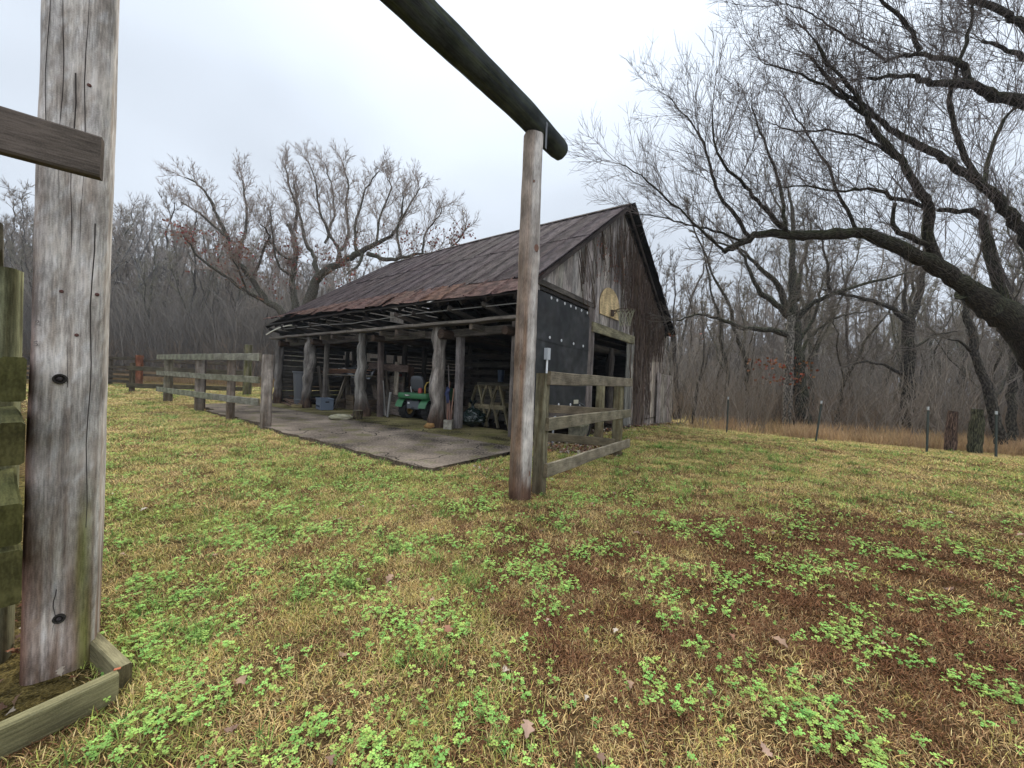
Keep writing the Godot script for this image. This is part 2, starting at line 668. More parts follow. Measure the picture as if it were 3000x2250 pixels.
func make_slab() -> void:
	var m := base_mat("concrete", 0.95, crack_image(), 0.0, 0.12)
	m.heightmap_enabled = true
	m.heightmap_texture = m.albedo_texture
	m.heightmap_scale = 0.4
	var root := Node3D.new()
	root.name = "concrete_pavement"
	add_child(root)
	root.set_meta("kind", "structure")
	root.set_meta("label", "worn cracked concrete slab along the open front of the barn")
	slab_panel(root, -0.72, 5.2, -2.95, -0.75, 0.06, 0.10)
	slab_panel(root, 5.22, 9.6, -2.75, -0.75, 0.055, 0.12)
	slab_panel(root, 9.62, 12.4, -2.45, -0.75, 0.05, 0.2)
	slab_panel(root, -0.42, 4.1, -0.738, 0.9, 0.075, 0.02)
	slab_panel(root, 4.12, 11.9, -0.738, 0.9, 0.07, 0.02)
	# trodden earth floor under the roof
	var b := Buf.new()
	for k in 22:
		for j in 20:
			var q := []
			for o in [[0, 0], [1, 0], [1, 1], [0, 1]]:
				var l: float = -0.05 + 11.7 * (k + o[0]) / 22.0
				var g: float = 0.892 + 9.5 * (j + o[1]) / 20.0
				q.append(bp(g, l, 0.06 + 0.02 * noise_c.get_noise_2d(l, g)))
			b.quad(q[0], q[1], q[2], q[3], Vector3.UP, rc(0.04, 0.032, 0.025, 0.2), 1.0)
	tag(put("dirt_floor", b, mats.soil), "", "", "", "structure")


# ------------------------------------------------------------------ the barn
# inside the barn's own axes x runs into the barn, z towards the near gable (z = -along)
func Q(g: float, l: float, y: float) -> Vector3:
	return Vector3(g, y, -l)


func roof_y(g: float) -> float:
	if g < 5.25:
		return 6.95 - 0.684 * (5.25 - g)
	return 6.95 - 0.645 * (g - 5.25)


func ridge_sag(l: float) -> float:
	return 0.06 * sin(PI * clampf(l / 12.0, 0.0, 1.0))


func grey_wood() -> Color:
	var k := rng.randf()
	if k < 0.55:
		return rc(0.50, 0.455, 0.415, 0.2)
	if k < 0.78:
		return rc(0.29, 0.26, 0.235, 0.2)
	return rc(0.60, 0.54, 0.48, 0.12)


func shaded_dark_wood() -> Color:  # old dark wood, deepened further to carry the shade inside the barn
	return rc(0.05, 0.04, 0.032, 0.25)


# one sheet of roofing from (l0, g0) to (l1, g1), g0 at the lower edge
func roof_sheet(parent: Node3D, l0: float, l1: float, g0: float, y0: float, g1: float, y1: float, col: Color, wave: float, lip: Color) -> void:
	var b := Buf.new()
	var nu := 9
	var nv := 5
	var prof := [0.0, 0.012, 0.0, 0.0, 0.001, 0.0, 0.0, 0.012, 0.0]
	var us := [0.0, 0.02, 0.04, 0.3, 0.5, 0.7, 0.95, 0.975, 1.0]
	var lift := rng.randf_range(0.0, 0.01)
	var up := Vector3(-(y1 - y0), (g1 - g0), 0.0).normalized()
	if g1 < g0:
		up = Vector3((y1 - y0), -(g1 - g0), 0.0).normalized()
	var ph := rng.randf() * 10.0
	var rows := []
	for k in nv + 1:
		var f := float(k) / nv
		var row := []
		for j in nu:
			var l: float = lerpf(l0, l1, us[j])
			var w: float = noise_b.get_noise_2d(l * 0.9 + ph, f * 2.0) * wave * (1.0 - f) * (1.0 - f)
			if k == 0:
				w += rng.randf_range(-0.12, 0.12) * wave
			var p: Vector3 = Q(lerpf(g0, g1, f), l, lerpf(y0, y1, f) + ridge_sag(l)) + up * (prof[j] * 2.0 + lift + w)
			row.append(p)
		rows.append(row)
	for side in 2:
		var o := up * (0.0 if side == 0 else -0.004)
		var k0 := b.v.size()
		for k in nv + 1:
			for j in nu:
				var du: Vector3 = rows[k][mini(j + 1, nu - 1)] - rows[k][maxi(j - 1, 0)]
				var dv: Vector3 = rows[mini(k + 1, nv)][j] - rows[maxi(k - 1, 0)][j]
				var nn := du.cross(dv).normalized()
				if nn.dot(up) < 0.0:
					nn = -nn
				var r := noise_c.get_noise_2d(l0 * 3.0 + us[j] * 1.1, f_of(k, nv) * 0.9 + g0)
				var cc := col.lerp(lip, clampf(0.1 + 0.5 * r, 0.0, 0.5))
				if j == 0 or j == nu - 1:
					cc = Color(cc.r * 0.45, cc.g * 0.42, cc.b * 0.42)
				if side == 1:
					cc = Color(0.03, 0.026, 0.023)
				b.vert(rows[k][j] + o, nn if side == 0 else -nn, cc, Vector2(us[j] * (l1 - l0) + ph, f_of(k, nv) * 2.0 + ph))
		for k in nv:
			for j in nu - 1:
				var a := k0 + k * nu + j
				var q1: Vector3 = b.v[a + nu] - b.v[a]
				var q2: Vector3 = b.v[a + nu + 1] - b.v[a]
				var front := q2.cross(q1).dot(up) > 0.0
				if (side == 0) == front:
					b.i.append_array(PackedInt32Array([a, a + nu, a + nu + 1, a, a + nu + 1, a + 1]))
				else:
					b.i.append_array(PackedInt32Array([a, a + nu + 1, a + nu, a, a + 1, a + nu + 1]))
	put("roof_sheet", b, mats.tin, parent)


func f_of(k: int, n: int) -> float:
	return float(k) / n


func barn_board(parent: Node3D, called: String, a: Vector3, e: Vector3, up: Vector3, w: float, h: float, col: Color, segs := 3, warp := 0.004) -> MeshInstance3D:
	var b := Buf.new()
	board(b, a, e, up, w, h, col, segs, warp)
	return put(called, b, mats.wood, parent)


func rough_post(parent: Node3D, called: String, a: Vector3, e: Vector3, r0: float, r1: float, wob: float, col: Color, flare := 0.0, lumps := 0.18) -> void:
	var b := Buf.new()
	var n := 18
	var p := line_pts(a, e, n, 0.0)
	var ph := rng.randf() * 20.0
	var rr := PackedFloat32Array()
	for k in n + 1:
		var f := float(k) / n
		p[k] += Vector3(noise_b.get_noise_2d(f * 3.6, ph), 0, noise_b.get_noise_2d(f * 3.6, ph + 9.0)) * wob * 0.34
		rr.append(lerpf(r0, r1, f) * (1.0 + flare * exp(-f * 9.0)) * (1.0 + 0.26 * noise_b.get_noise_2d(f * 6.0, ph + 31.0)))
	var rot := Color(0.10, 0.065, 0.045)
	log_post(b, p, rr, 14, lumps, func(an: float, f: float) -> Color:
		var q := noise_b.get_noise_3d(cos(an) * 2.4 + ph, sin(an) * 2.4, f * 4.0)
		var c := col.lerp(Color(col.r * 0.45, col.g * 0.42, col.b * 0.4), clampf(0.3 + 1.3 * q, 0.0, 1.0))
		return c.lerp(rot, smoothstep(0.26, 0.12, f + 0.1 * q)))
	put(called, b, mats.wood, parent)


func make_barn() -> void:
	var barn := thing("barn", "weathered plank barn with open front and rusty brown metal roof", "barn", BARN_AT, BARN_TURN)
	# --- posts along the open front: rough logs, a squared prop beside some
	var grey := Color(0.33, 0.30, 0.27)
	rough_post(barn, "post", Q(0.0, 0.0, -0.05), Q(0.03, 0.02, 2.54), 0.10, 0.10, 0.06, grey, 0.1, 0.3)
	rough_post(barn, "post", Q(0.0, 2.46, -0.02), Q(0.05, 2.50, 2.54), 0.195, 0.15, 0.12, Color(0.38, 0.34, 0.30), 0.25, 0.30)
	rough_post(barn, "post", Q(-0.02, 5.72, -0.02), Q(0.0, 5.80, 2.54), 0.18, 0.115, 0.16, Color(0.32, 0.30, 0.27), 0.55, 0.30)
	rough_post(barn, "post", Q(0.0, 9.22, -0.02), Q(0.0, 8.95, 2.54), 0.15, 0.18, 0.16, Color(0.30, 0.275, 0.25), 0.2, 0.26)
	rough_post(barn, "post", Q(-0.02, 11.45, -0.02), Q(0.0, 11.45, 2.54), 0.15, 0.14, 0.06, Color(0.24, 0.22, 0.2), 0.1, 0.2)
	barn_board(barn, "post", Q(0.32, 2.02, 0.05), Q(0.30, 2.02, 2.5), Vector3(1, 0, 0), 0.16, 0.19, rc(0.27, 0.25, 0.23))
	barn_board(barn, "post", Q(0.34, 5.30, 0.05), Q(0.30, 5.32, 2.5), Vector3(1, 0, 0), 0.14, 0.15, rc(0.19, 0.15, 0.13))
	barn_board(barn, "post", Q(0.36, 8.62, 0.05), Q(0.34, 8.52, 2.5), Vector3(1, 0, 0), 0.13, 0.14, rc(0.21, 0.19, 0.17))
	barn_board(barn, "post", Q(0.2, 0.28, 0.05), Q(0.2, 0.28, 2.6), Vector3(1, 0, 0), 0.10, 0.14, rc(0.24, 0.21, 0.18))
	# --- beams
	var seg := [[-0.1, 3.1], [3.12, 6.2], [6.22, 9.3], [9.32, 11.75]]
	for s in seg:
		barn_board(barn, "beam", Q(-0.14, s[0], 2.59), Q(-0.14, s[1], 2.58), Vector3.UP, 0.28, 0.075, rc(0.22, 0.19, 0.155), 5, 0.012)
		barn_board(barn, "beam", Q(0.24, s[0] + 0.1, 2.43), Q(0.24, s[1] + 0.1, 2.40), Vector3.UP, 0.12, 0.19, rc(0.17, 0.145, 0.12), 5, 0.012)
	for l in [0.55, 2.5, 5.3, 8.9, 11.4]:
		rough_post(barn, "cross_beam", Q(-0.15, l - 0.25, 2.36), Q(10.2, l - 0.25, 2.42), 0.105, 0.10, 0.03, Color(0.095, 0.08, 0.065), 0.0, 0.12)
	for l in [1.2, 3.9, 4.6, 7.2, 7.9, 10.4]:
		barn_board(barn, "joist_end", Q(-0.22, l, 2.47), Q(0.5, l, 2.47), Vector3.UP, 0.10, 0.13, rc(0.24, 0.2, 0.16))
	# --- roof framing seen from below
	for k in 17:
		var l := -0.05 + 0.745 * k
		barn_board(barn, "rafter", Q(-0.34, l, roof_y(-0.3) - 0.16 + ridge_sag(l)), Q(5.22, l, roof_y(5.22) - 0.17 + ridge_sag(l)), Vector3.UP, 0.05, 0.13, shaded_dark_wood(), 2)
		barn_board(barn, "rafter", Q(5.28, l, roof_y(5.28) - 0.17 + ridge_sag(l)), Q(10.5, l, roof_y(10.5) - 0.16 + ridge_sag(l)), Vector3.UP, 0.05, 0.13, shaded_dark_wood(), 2)
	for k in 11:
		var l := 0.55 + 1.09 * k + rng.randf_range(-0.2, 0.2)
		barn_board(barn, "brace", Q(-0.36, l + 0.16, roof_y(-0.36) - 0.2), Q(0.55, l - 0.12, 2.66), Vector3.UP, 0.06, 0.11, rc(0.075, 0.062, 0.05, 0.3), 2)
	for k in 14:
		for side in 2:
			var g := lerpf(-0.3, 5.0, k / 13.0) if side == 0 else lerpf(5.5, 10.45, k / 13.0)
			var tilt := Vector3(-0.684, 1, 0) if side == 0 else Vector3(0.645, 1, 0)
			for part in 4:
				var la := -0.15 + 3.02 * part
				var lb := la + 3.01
				barn_board(barn, "purlin", Q(g, la, roof_y(g) - 0.07 + ridge_sag(la)), Q(g, lb, roof_y(g) - 0.07 + ridge_sag(lb)), Vector3(tilt.y, -tilt.x, 0), 0.024, 0.24 if k % 3 else 0.17, shaded_dark_wood(), 1, 0.0)
	# --- roof sheets in overlapping courses
	var lip := Color(0.105, 0.074, 0.068)
	var wide := 0.682
	for k in 18:
		var l0 := -0.26 + wide * k
		var l1 := l0 + wide + 0.02
		var dusk := 0.8 + 0.36 * rng.randf()
		roof_sheet(barn, l0, l1, 0.30, roof_y(0.30), 2.72, roof_y(2.72), rc(0.09 * dusk, 0.072 * dusk, 0.073 * dusk, 0.08), 0.03, lip)
		roof_sheet(barn, l0, l1, 2.62, roof_y(2.62) + 0.018, 5.27, roof_y(5.27) + 0.018, rc(0.10 * dusk, 0.08 * dusk, 0.081 * dusk, 0.08), 0.02, lip)
		roof_sheet(barn, l0 if k else -0.42, l1, 10.62, roof_y(10.62), 7.9, roof_y(7.9), rc(0.1, 0.075, 0.07), 0.02, lip)
		roof_sheet(barn, l0 if k else -0.42, l1, 8.0, roof_y(8.0) + 0.018, 5.23, roof_y(5.23) + 0.018, rc(0.1, 0.075, 0.07), 0.02, lip)
	for k in 16:
		var l0 := -0.27 + 0.77 * k
		var col := rc(0.125, 0.077, 0.066, 0.22)
		if k == 3:
			col = Color(0.15, 0.085, 0.06)
		var drop := 0.03 * noise_b.get_noise_2d(l0 * 0.8, 5.0) + 0.02 * k / 16.0
		roof_sheet(barn, l0, l0 + 0.79, -0.42 + 0.06 * rng.randf(), 3.085 + drop + 0.2 * pow(k / 15.0, 2.0), 0.42, 3.61 + 0.05 * sin(PI * k / 15.0), col, 0.075, Color(0.21, 0.125, 0.095))
	var strip := Buf.new()
	for k in 1:
		board(strip, Q(-0.43, 2.40, 3.075), Q(0.34, 2.36, 3.56), Vector3(0, 0, 1), 0.006, 0.16, Color(0.19, 0.185, 0.175), 3, 0.002)
	put("bare_metal_strip", strip, mats.satin, barn)
	# loose scrap of tin lying on the eave
	var scrap := Buf.new()
	scrap.box(Transform3D(Basis(Vector3(0, 0, 1), 0.55), Q(-0.10, 4.3, 3.30)), Vector3(0.10, 0.03, 0.62), Color(0.05, 0.045, 0.045))
	put("tin_scrap", scrap, mats.tin, barn)
	# ridge cap
	var rb := Buf.new()
	for k in 6:
		var l0 := -0.27 + 2.06 * k
		for s in [-1.0, 1.0]:
			var e0 := Q(5.25 + s * 0.16, l0, 6.99 - 0.11 + ridge_sag(l0))
			var e1 := Q(5.25 + s * 0.16, l0 + 2.06, 6.99 - 0.11 + ridge_sag(l0 + 2.06))
			rb.quad(Q(5.25, l0, 6.995 + ridge_sag(l0)), Q(5.25, l0 + 2.06, 6.995 + ridge_sag(l0 + 2.06)), e1, e0, Vector3(s, 1, 0), rc(0.12, 0.095, 0.085))
	put("ridge_cap", rb, mats.tin, barn)
	# rake boards under the overhang
	barn_board(barn, "rake_board", Q(0.1, -0.2, roof_y(0.1) - 0.1), Q(5.24, -0.2, roof_y(5.24) - 0.1), Vector3.UP, 0.03, 0.12, rc(0.1, 0.08, 0.07), 4)
	barn_board(barn, "rake_board", Q(5.26, -0.2, roof_y(5.26) - 0.1), Q(10.5, -0.2, roof_y(10.5) - 0.1), Vector3.UP, 0.03, 0.12, rc(0.1, 0.08, 0.07), 4)
	# --- near gable: upright planks, uneven feet and gaps
	var g := 0.12
	while g < 10.3:
		var w := rng.randf_range(0.17, 0.29) if g < 3.1 or g > 5.3 else rng.randf_range(0.09, 0.15)
		var gm := g + w * 0.5
		var top := minf(roof_y(g), roof_y(g + w)) - 0.10
		var foot := 3.50 + rng.randf_range(-0.02, 0.02)
		if gm > 3.1 and gm < 6.5:
			foot = 2.92
		if g < 0.35:
			foot = 3.3
		if top > foot + 0.1:
			barn_board(barn, "wall_plank", Q(gm, -0.045 - 0.012 * rng.randf(), foot), Q(gm + rng.randf_range(-0.01, 0.01), -0.045 - 0.012 * rng.randf(), top), Vector3(1, 0, 0), 0.024, w - 0.008, grey_wood(), 4)
		g += w
	g = 6.52
	while g < 10.3:
		var w := rng.randf_range(0.10, 0.19)
		var y0 := lerpf(-0.12, -0.3, (g - 6.5) / 3.8)
		var col := grey_wood()
		barn_board(barn, "wall_plank", Q(g + w * 0.5, 0.0, y0), Q(g + w * 0.5, 0.0, 3.56), Vector3(1, 0, 0), 0.024, w - rng.randf_range(0.02, 0.045), Color(col.r * 1.2, col.g * 1.13, col.b * 1.07), 4)
		g += w
	# right-hand leaf of boards leaning past the corner
	for k in 5:
		var gg := 9.35 + 0.46 * k
		barn_board(barn, "leaf_plank", Q(gg + 0.22, -0.12, lerpf(-0.2, -0.32, k / 4.0)), Q(gg + 0.24, -0.10, 1.82 + rng.randf_range(-0.06, 0.05)), Vector3(1, 0, 0), 0.03, 0.44, rc(0.62, 0.55, 0.48, 0.1), 4)
	barn_board(barn, "leaf_batten", Q(9.35, -0.085, 1.5), Q(11.6, -0.085, 1.5), Vector3.UP, 0.03, 0.12, rc(0.2, 0.17, 0.15))
	# trim over the sheeted bay and the doorway
	barn_board(barn, "trim_board", Q(0.05, -0.075, 3.50), Q(3.35, -0.075, 3.44), Vector3.UP, 0.05, 0.13, rc(0.17, 0.145, 0.125), 5)
	barn_board(barn, "trim_board", Q(0.05, -0.03, 3.40), Q(3.2, -0.03, 3.34), Vector3.UP, 0.05, 0.10, rc(0.08, 0.07, 0.06), 5)
	barn_board(barn, "header_board", Q(3.18, -0.115, 2.86), Q(6.44, -0.115, 2.83), Vector3.UP, 0.06, 0.27, Color(0.36, 0.33, 0.21), 5)
	barn_board(barn, "door_post", Q(3.20, -0.06, -0.05), Q(3.20, -0.06, 3.42), Vector3(1, 0, 0), 0.06, 0.30, rc(0.25, 0.215, 0.19), 6)
	barn_board(barn, "door_post", Q(3.43, -0.03, -0.05), Q(3.43, -0.03, 2.72), Vector3(1, 0, 0), 0.05, 0.07, rc(0.36, 0.33, 0.3), 4)
	barn_board(barn, "door_post", Q(3.72, 0.3, -0.05), Q(3.72, 0.3, 2.72), Vector3(1, 0, 0), 0.12, 0.2, rc(0.12, 0.08, 0.06), 4)
	barn_board(barn, "door_post", Q(6.10, -0.07, -0.08), Q(6.12, -0.07, 2.70), Vector3(1, 0, 0), 0.04, 0.34, rc(0.31, 0.30, 0.27), 5)
	barn_board(barn, "door_post", Q(6.40, -0.09, -0.08), Q(6.42, -0.09, 2.70), Vector3(1, 0, 0), 0.05, 0.20, rc(0.36, 0.33, 0.29), 5)
	barn_board(barn, "sill_board", Q(0.1, -0.03, 0.58), Q(3.1, -0.03, 0.58), Vector3.UP, 0.04, 0.24, rc(0.2, 0.17, 0.14), 4)
	barn_board(barn, "sill_board", Q(0.1, -0.01, 0.3), Q(3.1, -0.01, 0.3), Vector3.UP, 0.04, 0.26, rc(0.15, 0.125, 0.1), 4)
	# black sheeting nailed on with round white washers
	var ys := [[2.235, 3.30], [1.26, 2.255], [0.70, 1.28]]
	for k in 3:
		var y0: float = ys[k][0]
		var y1: float = ys[k][1]
		var sb := Buf.new()
		var n := 22
		var m := 8
		var k0 := sb.v.size()
		for jy in m + 1:
			for jx in n + 1:
				var gx := 0.10 + 2.93 * jx / n
				var f := float(jy) / m
				var tilt := -0.065 * gx / 3.0
				var y := lerpf(y0, y1, f) + tilt + (0.012 * noise_c.get_noise_2d(gx * 2.0, k * 5.0) if jy == 0 else 0.0)
				var zz := 0.062 + 0.012 * (3 - k) + 0.024 * noise_b.get_noise_2d(gx * 1.3, y * 1.3 + 20.0) + 0.012 * noise_c.get_noise_2d(gx, y)
				var stain := 0.5 + 0.5 * noise_a.get_noise_2d(gx * 1.5 + k * 7.0, y * 1.1)  # stain mottling between two blacks
				sb.vert(Vector3(gx, y, zz), Vector3.BACK, Color(0.028, 0.03, 0.032).lerp(Color(0.075, 0.077, 0.077), clampf(stain * 1.4 - 0.2, 0.0, 1.0)), Vector2(gx, y) * 0.5)
		for jy in m:
			for jx in n:
				var a := k0 + jy * (n + 1) + jx
				sb.i.append_array(PackedInt32Array([a, a + n + 1, a + n + 2, a, a + n + 2, a + 1]))
		for a in (n + 1) * (m + 1):
			var jx := a % (n + 1)
			var jy := int(a / float(n + 1))
			var du := sb.v[k0 + jy * (n + 1) + mini(jx + 1, n)] - sb.v[k0 + jy * (n + 1) + maxi(jx - 1, 0)]
			var dv := sb.v[k0 + mini(jy + 1, m) * (n + 1) + jx] - sb.v[k0 + maxi(jy - 1, 0) * (n + 1) + jx]
			sb.n[k0 + a] = du.cross(dv).normalized()
		var sheet := put("rubber_sheet", sb, mats.felt, barn)
		var rows := [[3.235, 7]] if k == 0 else []
		rows.append([y0 + 0.10, 4])
		for r in rows:
			for q in r[1]:
				var gx: float = 0.98 + (1.86 if r[1] == 7 else 1.72) * q / (r[1] - 1.0) + rng.randf_range(-0.03, 0.03)
				var wb := Buf.new()
				lathe(wb, [Vector2(0.036, 0.0), Vector2(0.034, 0.006), Vector2(0.012, 0.012), Vector2(0.0, 0.013)], 12, Color(0.5, 0.51, 0.52), Transform3D(Basis(Vector3.RIGHT, PI / 2), Vector3(gx, r[0] - 0.065 * gx / 3.0, 0.112 - 0.012 * k)))
				put("washer", wb, mats.satin, sheet)
	var plate := Buf.new()
	plate.box(Transform3D(Basis(), Vector3(2.42, 0.82, 0.105)), Vector3(0.24, 0.10, 0.012), Color(0.42, 0.40, 0.31))
	put("plate", plate, mats.satin, barn)
	# outlet box on a white conduit
	var ob := Buf.new()
	ob.box(Transform3D(Basis(), Vector3(0.86, 1.93, 0.15)), Vector3(0.13, 0.26, 0.09), Color(0.42, 0.44, 0.46))
	put("outlet_box", ob, mats.satin, barn)
	ob = Buf.new()
	rope(ob, Vector3(0.86, -0.02, 0.15), Vector3(0.86, 1.83, 0.15), 0.024, Color(0.74, 0.75, 0.76), 8)
	put("conduit", ob, mats.satin, barn)
	ob = Buf.new()
	ob.tube(PackedVector3Array([Q(-0.28, -0.1, 2.86), Q(-0.28, 3.0, 2.88), Q(-0.28, 6.0, 2.80), Q(-0.28, 7.6, 2.86), Q(-0.28, 11.4, 2.86)]), radii(4, 0.009, 0.009), 6, Color(0.20, 0.19, 0.17))
	put("conduit", ob, mats.satin, barn)
	# --- far gable: level slats with gaps, some missing; colour lowered for the shade within
	var y := 0.05
	while y < 6.7:
		var h := rng.randf_range(0.13, 0.2)
		var gl := maxf(0.0, 5.25 - (6.8 - y - h) / 0.684) if y > 3.2 else 0.0
		var gr := minf(10.3, 5.25 + (6.8 - y - h) / 0.645) if y > 3.4 else 10.3
		var cuts := [[gl, gr]]
		if y > 1.82 and y < 2.45:
			cuts = [[0.0, 2.7], [5.85, 10.3]]
			if y < 2.0:
				cuts = [[0.0, 2.7], [3.95, 4.4], [5.85, 10.3]]
		elif y > 3.5 and y < 4.7:
			cuts = [[gl, 4.95], [5.75, gr]] if rng.randf() < 0.55 else [[gl, gr]]
		for q in cuts:
			var a: float = q[0]
			while a < q[1] - 0.1:
				var e: float = minf(a + rng.randf_range(2.4, 3.6), q[1])
				barn_board(barn, "slat", Q(a, 11.5, y + h * 0.5), Q(e - 0.01, 11.5, y + h * 0.5 + rng.randf_range(-0.015, 0.015)), Vector3.UP, 0.03, h, rc(0.10, 0.09, 0.078, 0.2), 2, 0.006)
				a = e
		y += h + (rng.randf_range(0.02, 0.05) if y > 1.2 else 0.004)
	# --- back wall
	y = -0.25
	while y < 3.4:
		var h := rng.randf_range(0.15, 0.24)
		for k in 4:
			barn_board(barn, "slat", Q(10.3, 2.9 * k, y + h * 0.5), Q(10.3, 2.9 * k + 2.89, y + h * 0.5), Vector3.UP, 0.03, h, shaded_dark_wood(), 1, 0.0)
		y += h - 0.012
	# --- inner posts, stall rails and stall planks, darkened in colour for the inside shade
	for q in [[3.4, 1.0], [3.4, 2.6], [3.4, 4.6], [3.4, 7.0], [3.4, 9.6], [7.0, 1.0], [7.0, 4.2], [7.0, 7.4], [7.0, 10.0], [5.2, 11.3], [2.7, 11.3], [5.2, 0.15], [2.2, 9.9], [2.0, 6.4]]:
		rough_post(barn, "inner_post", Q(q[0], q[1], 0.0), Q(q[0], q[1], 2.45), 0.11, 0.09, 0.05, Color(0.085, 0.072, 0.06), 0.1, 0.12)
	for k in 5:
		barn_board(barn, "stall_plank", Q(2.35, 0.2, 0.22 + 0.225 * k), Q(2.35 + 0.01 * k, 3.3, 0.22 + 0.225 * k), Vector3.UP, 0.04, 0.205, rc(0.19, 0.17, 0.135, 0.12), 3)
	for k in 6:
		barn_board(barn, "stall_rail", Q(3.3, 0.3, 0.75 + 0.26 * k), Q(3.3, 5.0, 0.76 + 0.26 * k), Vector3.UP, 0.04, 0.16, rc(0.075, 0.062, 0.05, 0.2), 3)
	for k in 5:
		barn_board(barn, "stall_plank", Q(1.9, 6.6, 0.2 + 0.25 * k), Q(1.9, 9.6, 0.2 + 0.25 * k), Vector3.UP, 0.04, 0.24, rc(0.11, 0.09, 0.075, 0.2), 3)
	for k in 6:
		barn_board(barn, "stall_plank", Q(0.75, 4.75, 0.2 + 0.2 * k), Q(0.95, 5.9, 0.2 + 0.2 * k), Vector3.UP, 0.035, 0.19, rc(0.2, 0.165, 0.135, 0.2), 2)
	barn_board(barn, "stall_rail", Q(0.55, 4.3, 1.52), Q(0.7, 6.5, 1.60), Vector3.UP, 0.05, 0.2, rc(0.16, 0.11, 0.085), 3)
	barn_board(barn, "stall_plank", Q(0.62, 4.95, 0.75), Q(0.60, 4.90, 1.72), Vector3(0, 0, 1), 0.03, 0.19, rc(0.32, 0.28, 0.21), 2)
	# added loft floor, placed to keep the inside dark
	for k in 30:
		barn_board(barn, "added_loft_board", Q(1.6 + 0.29 * k, 0.1, 2.62), Q(1.6 + 0.29 * k, 11.2 if k < 3 or k > 22 else rng.randf_range(8.2, 9.2), 2.62), Vector3(1, 0, 0), 0.03, 0.285, shaded_dark_wood(), 1, 0.0)
	# pale flexible pipe hanging at the far end of the eave
	var pipe := Buf.new()
	var pp := PackedVector3Array()
	for k in 9:
		var f := k / 8.0
		pp.append(Q(-0.26 - 0.1 * f, 9.9 + 1.9 * f, 2.98 - 0.28 * f * f))
	pipe.tube(pp, radii(8, 0.022, 0.022), 6, Color(0.62, 0.6, 0.52), 0.0, true)
	put("hanging_pipe", pipe, mats.satin, barn)
	make_vines()
	make_hoop()


# dead climber all over the gable
func make_vines() -> void:
	var b := Buf.new()
	for k in 1500:
		var g := 5.4 + 4.7 * rng.randf()
		var y := rng.randf_range(0.0, 1.0)
		if k < 650:
			g = clampf(6.3 + 1.9 * rng.randfn(), 2.6, 9.9)
			y = rng.randf_range(3.0, 5.6)
		elif k < 860:
			g = rng.randf_range(6.5, 8.6)
			y = rng.randf_range(-0.1, 2.6)
		else:
			g = rng.randf_range(6.2, 10.0)
			y = rng.randf_range(2.2, 4.6)
		var lean := rng.randf_range(-0.35, 0.12) + (0.0 if g > 5.6 else -0.7 * rng.randf())
		var n := 7
		var ln := rng.randf_range(0.7, 1.7) * (0.75 if g < 5.2 else 1.0)
		var pts := PackedVector3Array()
		var out := rng.randf_range(0.075, 0.15)
		for q in n:
			if y > roof_y(g) - 0.16 or g < 1.7:
				break
			if g < 6.55 and g > 2.9 and y < 3.0:
				break
			if g > 3.45 and g < 5.25 and y < 4.25 and y > 3.2:
				break
			pts.append(Vector3(g, y, out))
			lean = clampf(lean + rng.randf_range(-0.3, 0.3), -0.8, 0.8)
			g += lean * ln / n * 0.6
			y += ln / n
			out = clampf(out + rng.randf_range(-0.02, 0.02), 0.068, 0.19)
		if pts.size() > 2:
			var r := rng.randf_range(0.004, 0.011) if k % 9 else rng.randf_range(0.012, 0.026)
			b.twig(pts, r, r * 0.6, rc(0.105, 0.078, 0.062, 0.35))
	# a few heavy stems from the ground
	for k in 16:
		var g := rng.randf_range(6.55, 7.9)
		var pts := PackedVector3Array()
		var y := -0.2
		while y < rng.randf_range(4.0, 5.4):
			pts.append(Vector3(g, y, 0.07 + 0.04 * rng.randf()))
			g += rng.randf_range(-0.13, 0.08)
			y += 0.32
		b.tube(pts, radii(pts.size() - 1, 0.035, 0.014), 5, rc(0.13, 0.10, 0.08, 0.2), 0.1)
	# withered reddish leaves still clinging
	for k in 90:
		var p := Vector3(rng.randf_range(3.2, 5.6), rng.randf_range(4.3, 5.3), rng.randf_range(0.08, 0.16))
		if p.y > roof_y(p.x) - 0.25:
			continue
		var a := rng.randf() * TAU
		var u := Vector3(cos(a), sin(a), 0.3) * 0.035
		var w := Vector3(-sin(a), cos(a), -0.2) * 0.022
		b.tri(p - u, p + w, p + u, rc(0.20, 0.075, 0.05, 0.3))
		b.tri(p - u, p + u, p - w, rc(0.20, 0.075, 0.05, 0.3))
	var o := put("climbing_vine", b, mats.twig)
	o.position = BARN_AT
	o.rotation.y = BARN_TURN
	tag(o, "dead brown climbing vine covering the planks of the barn gable", "vine")


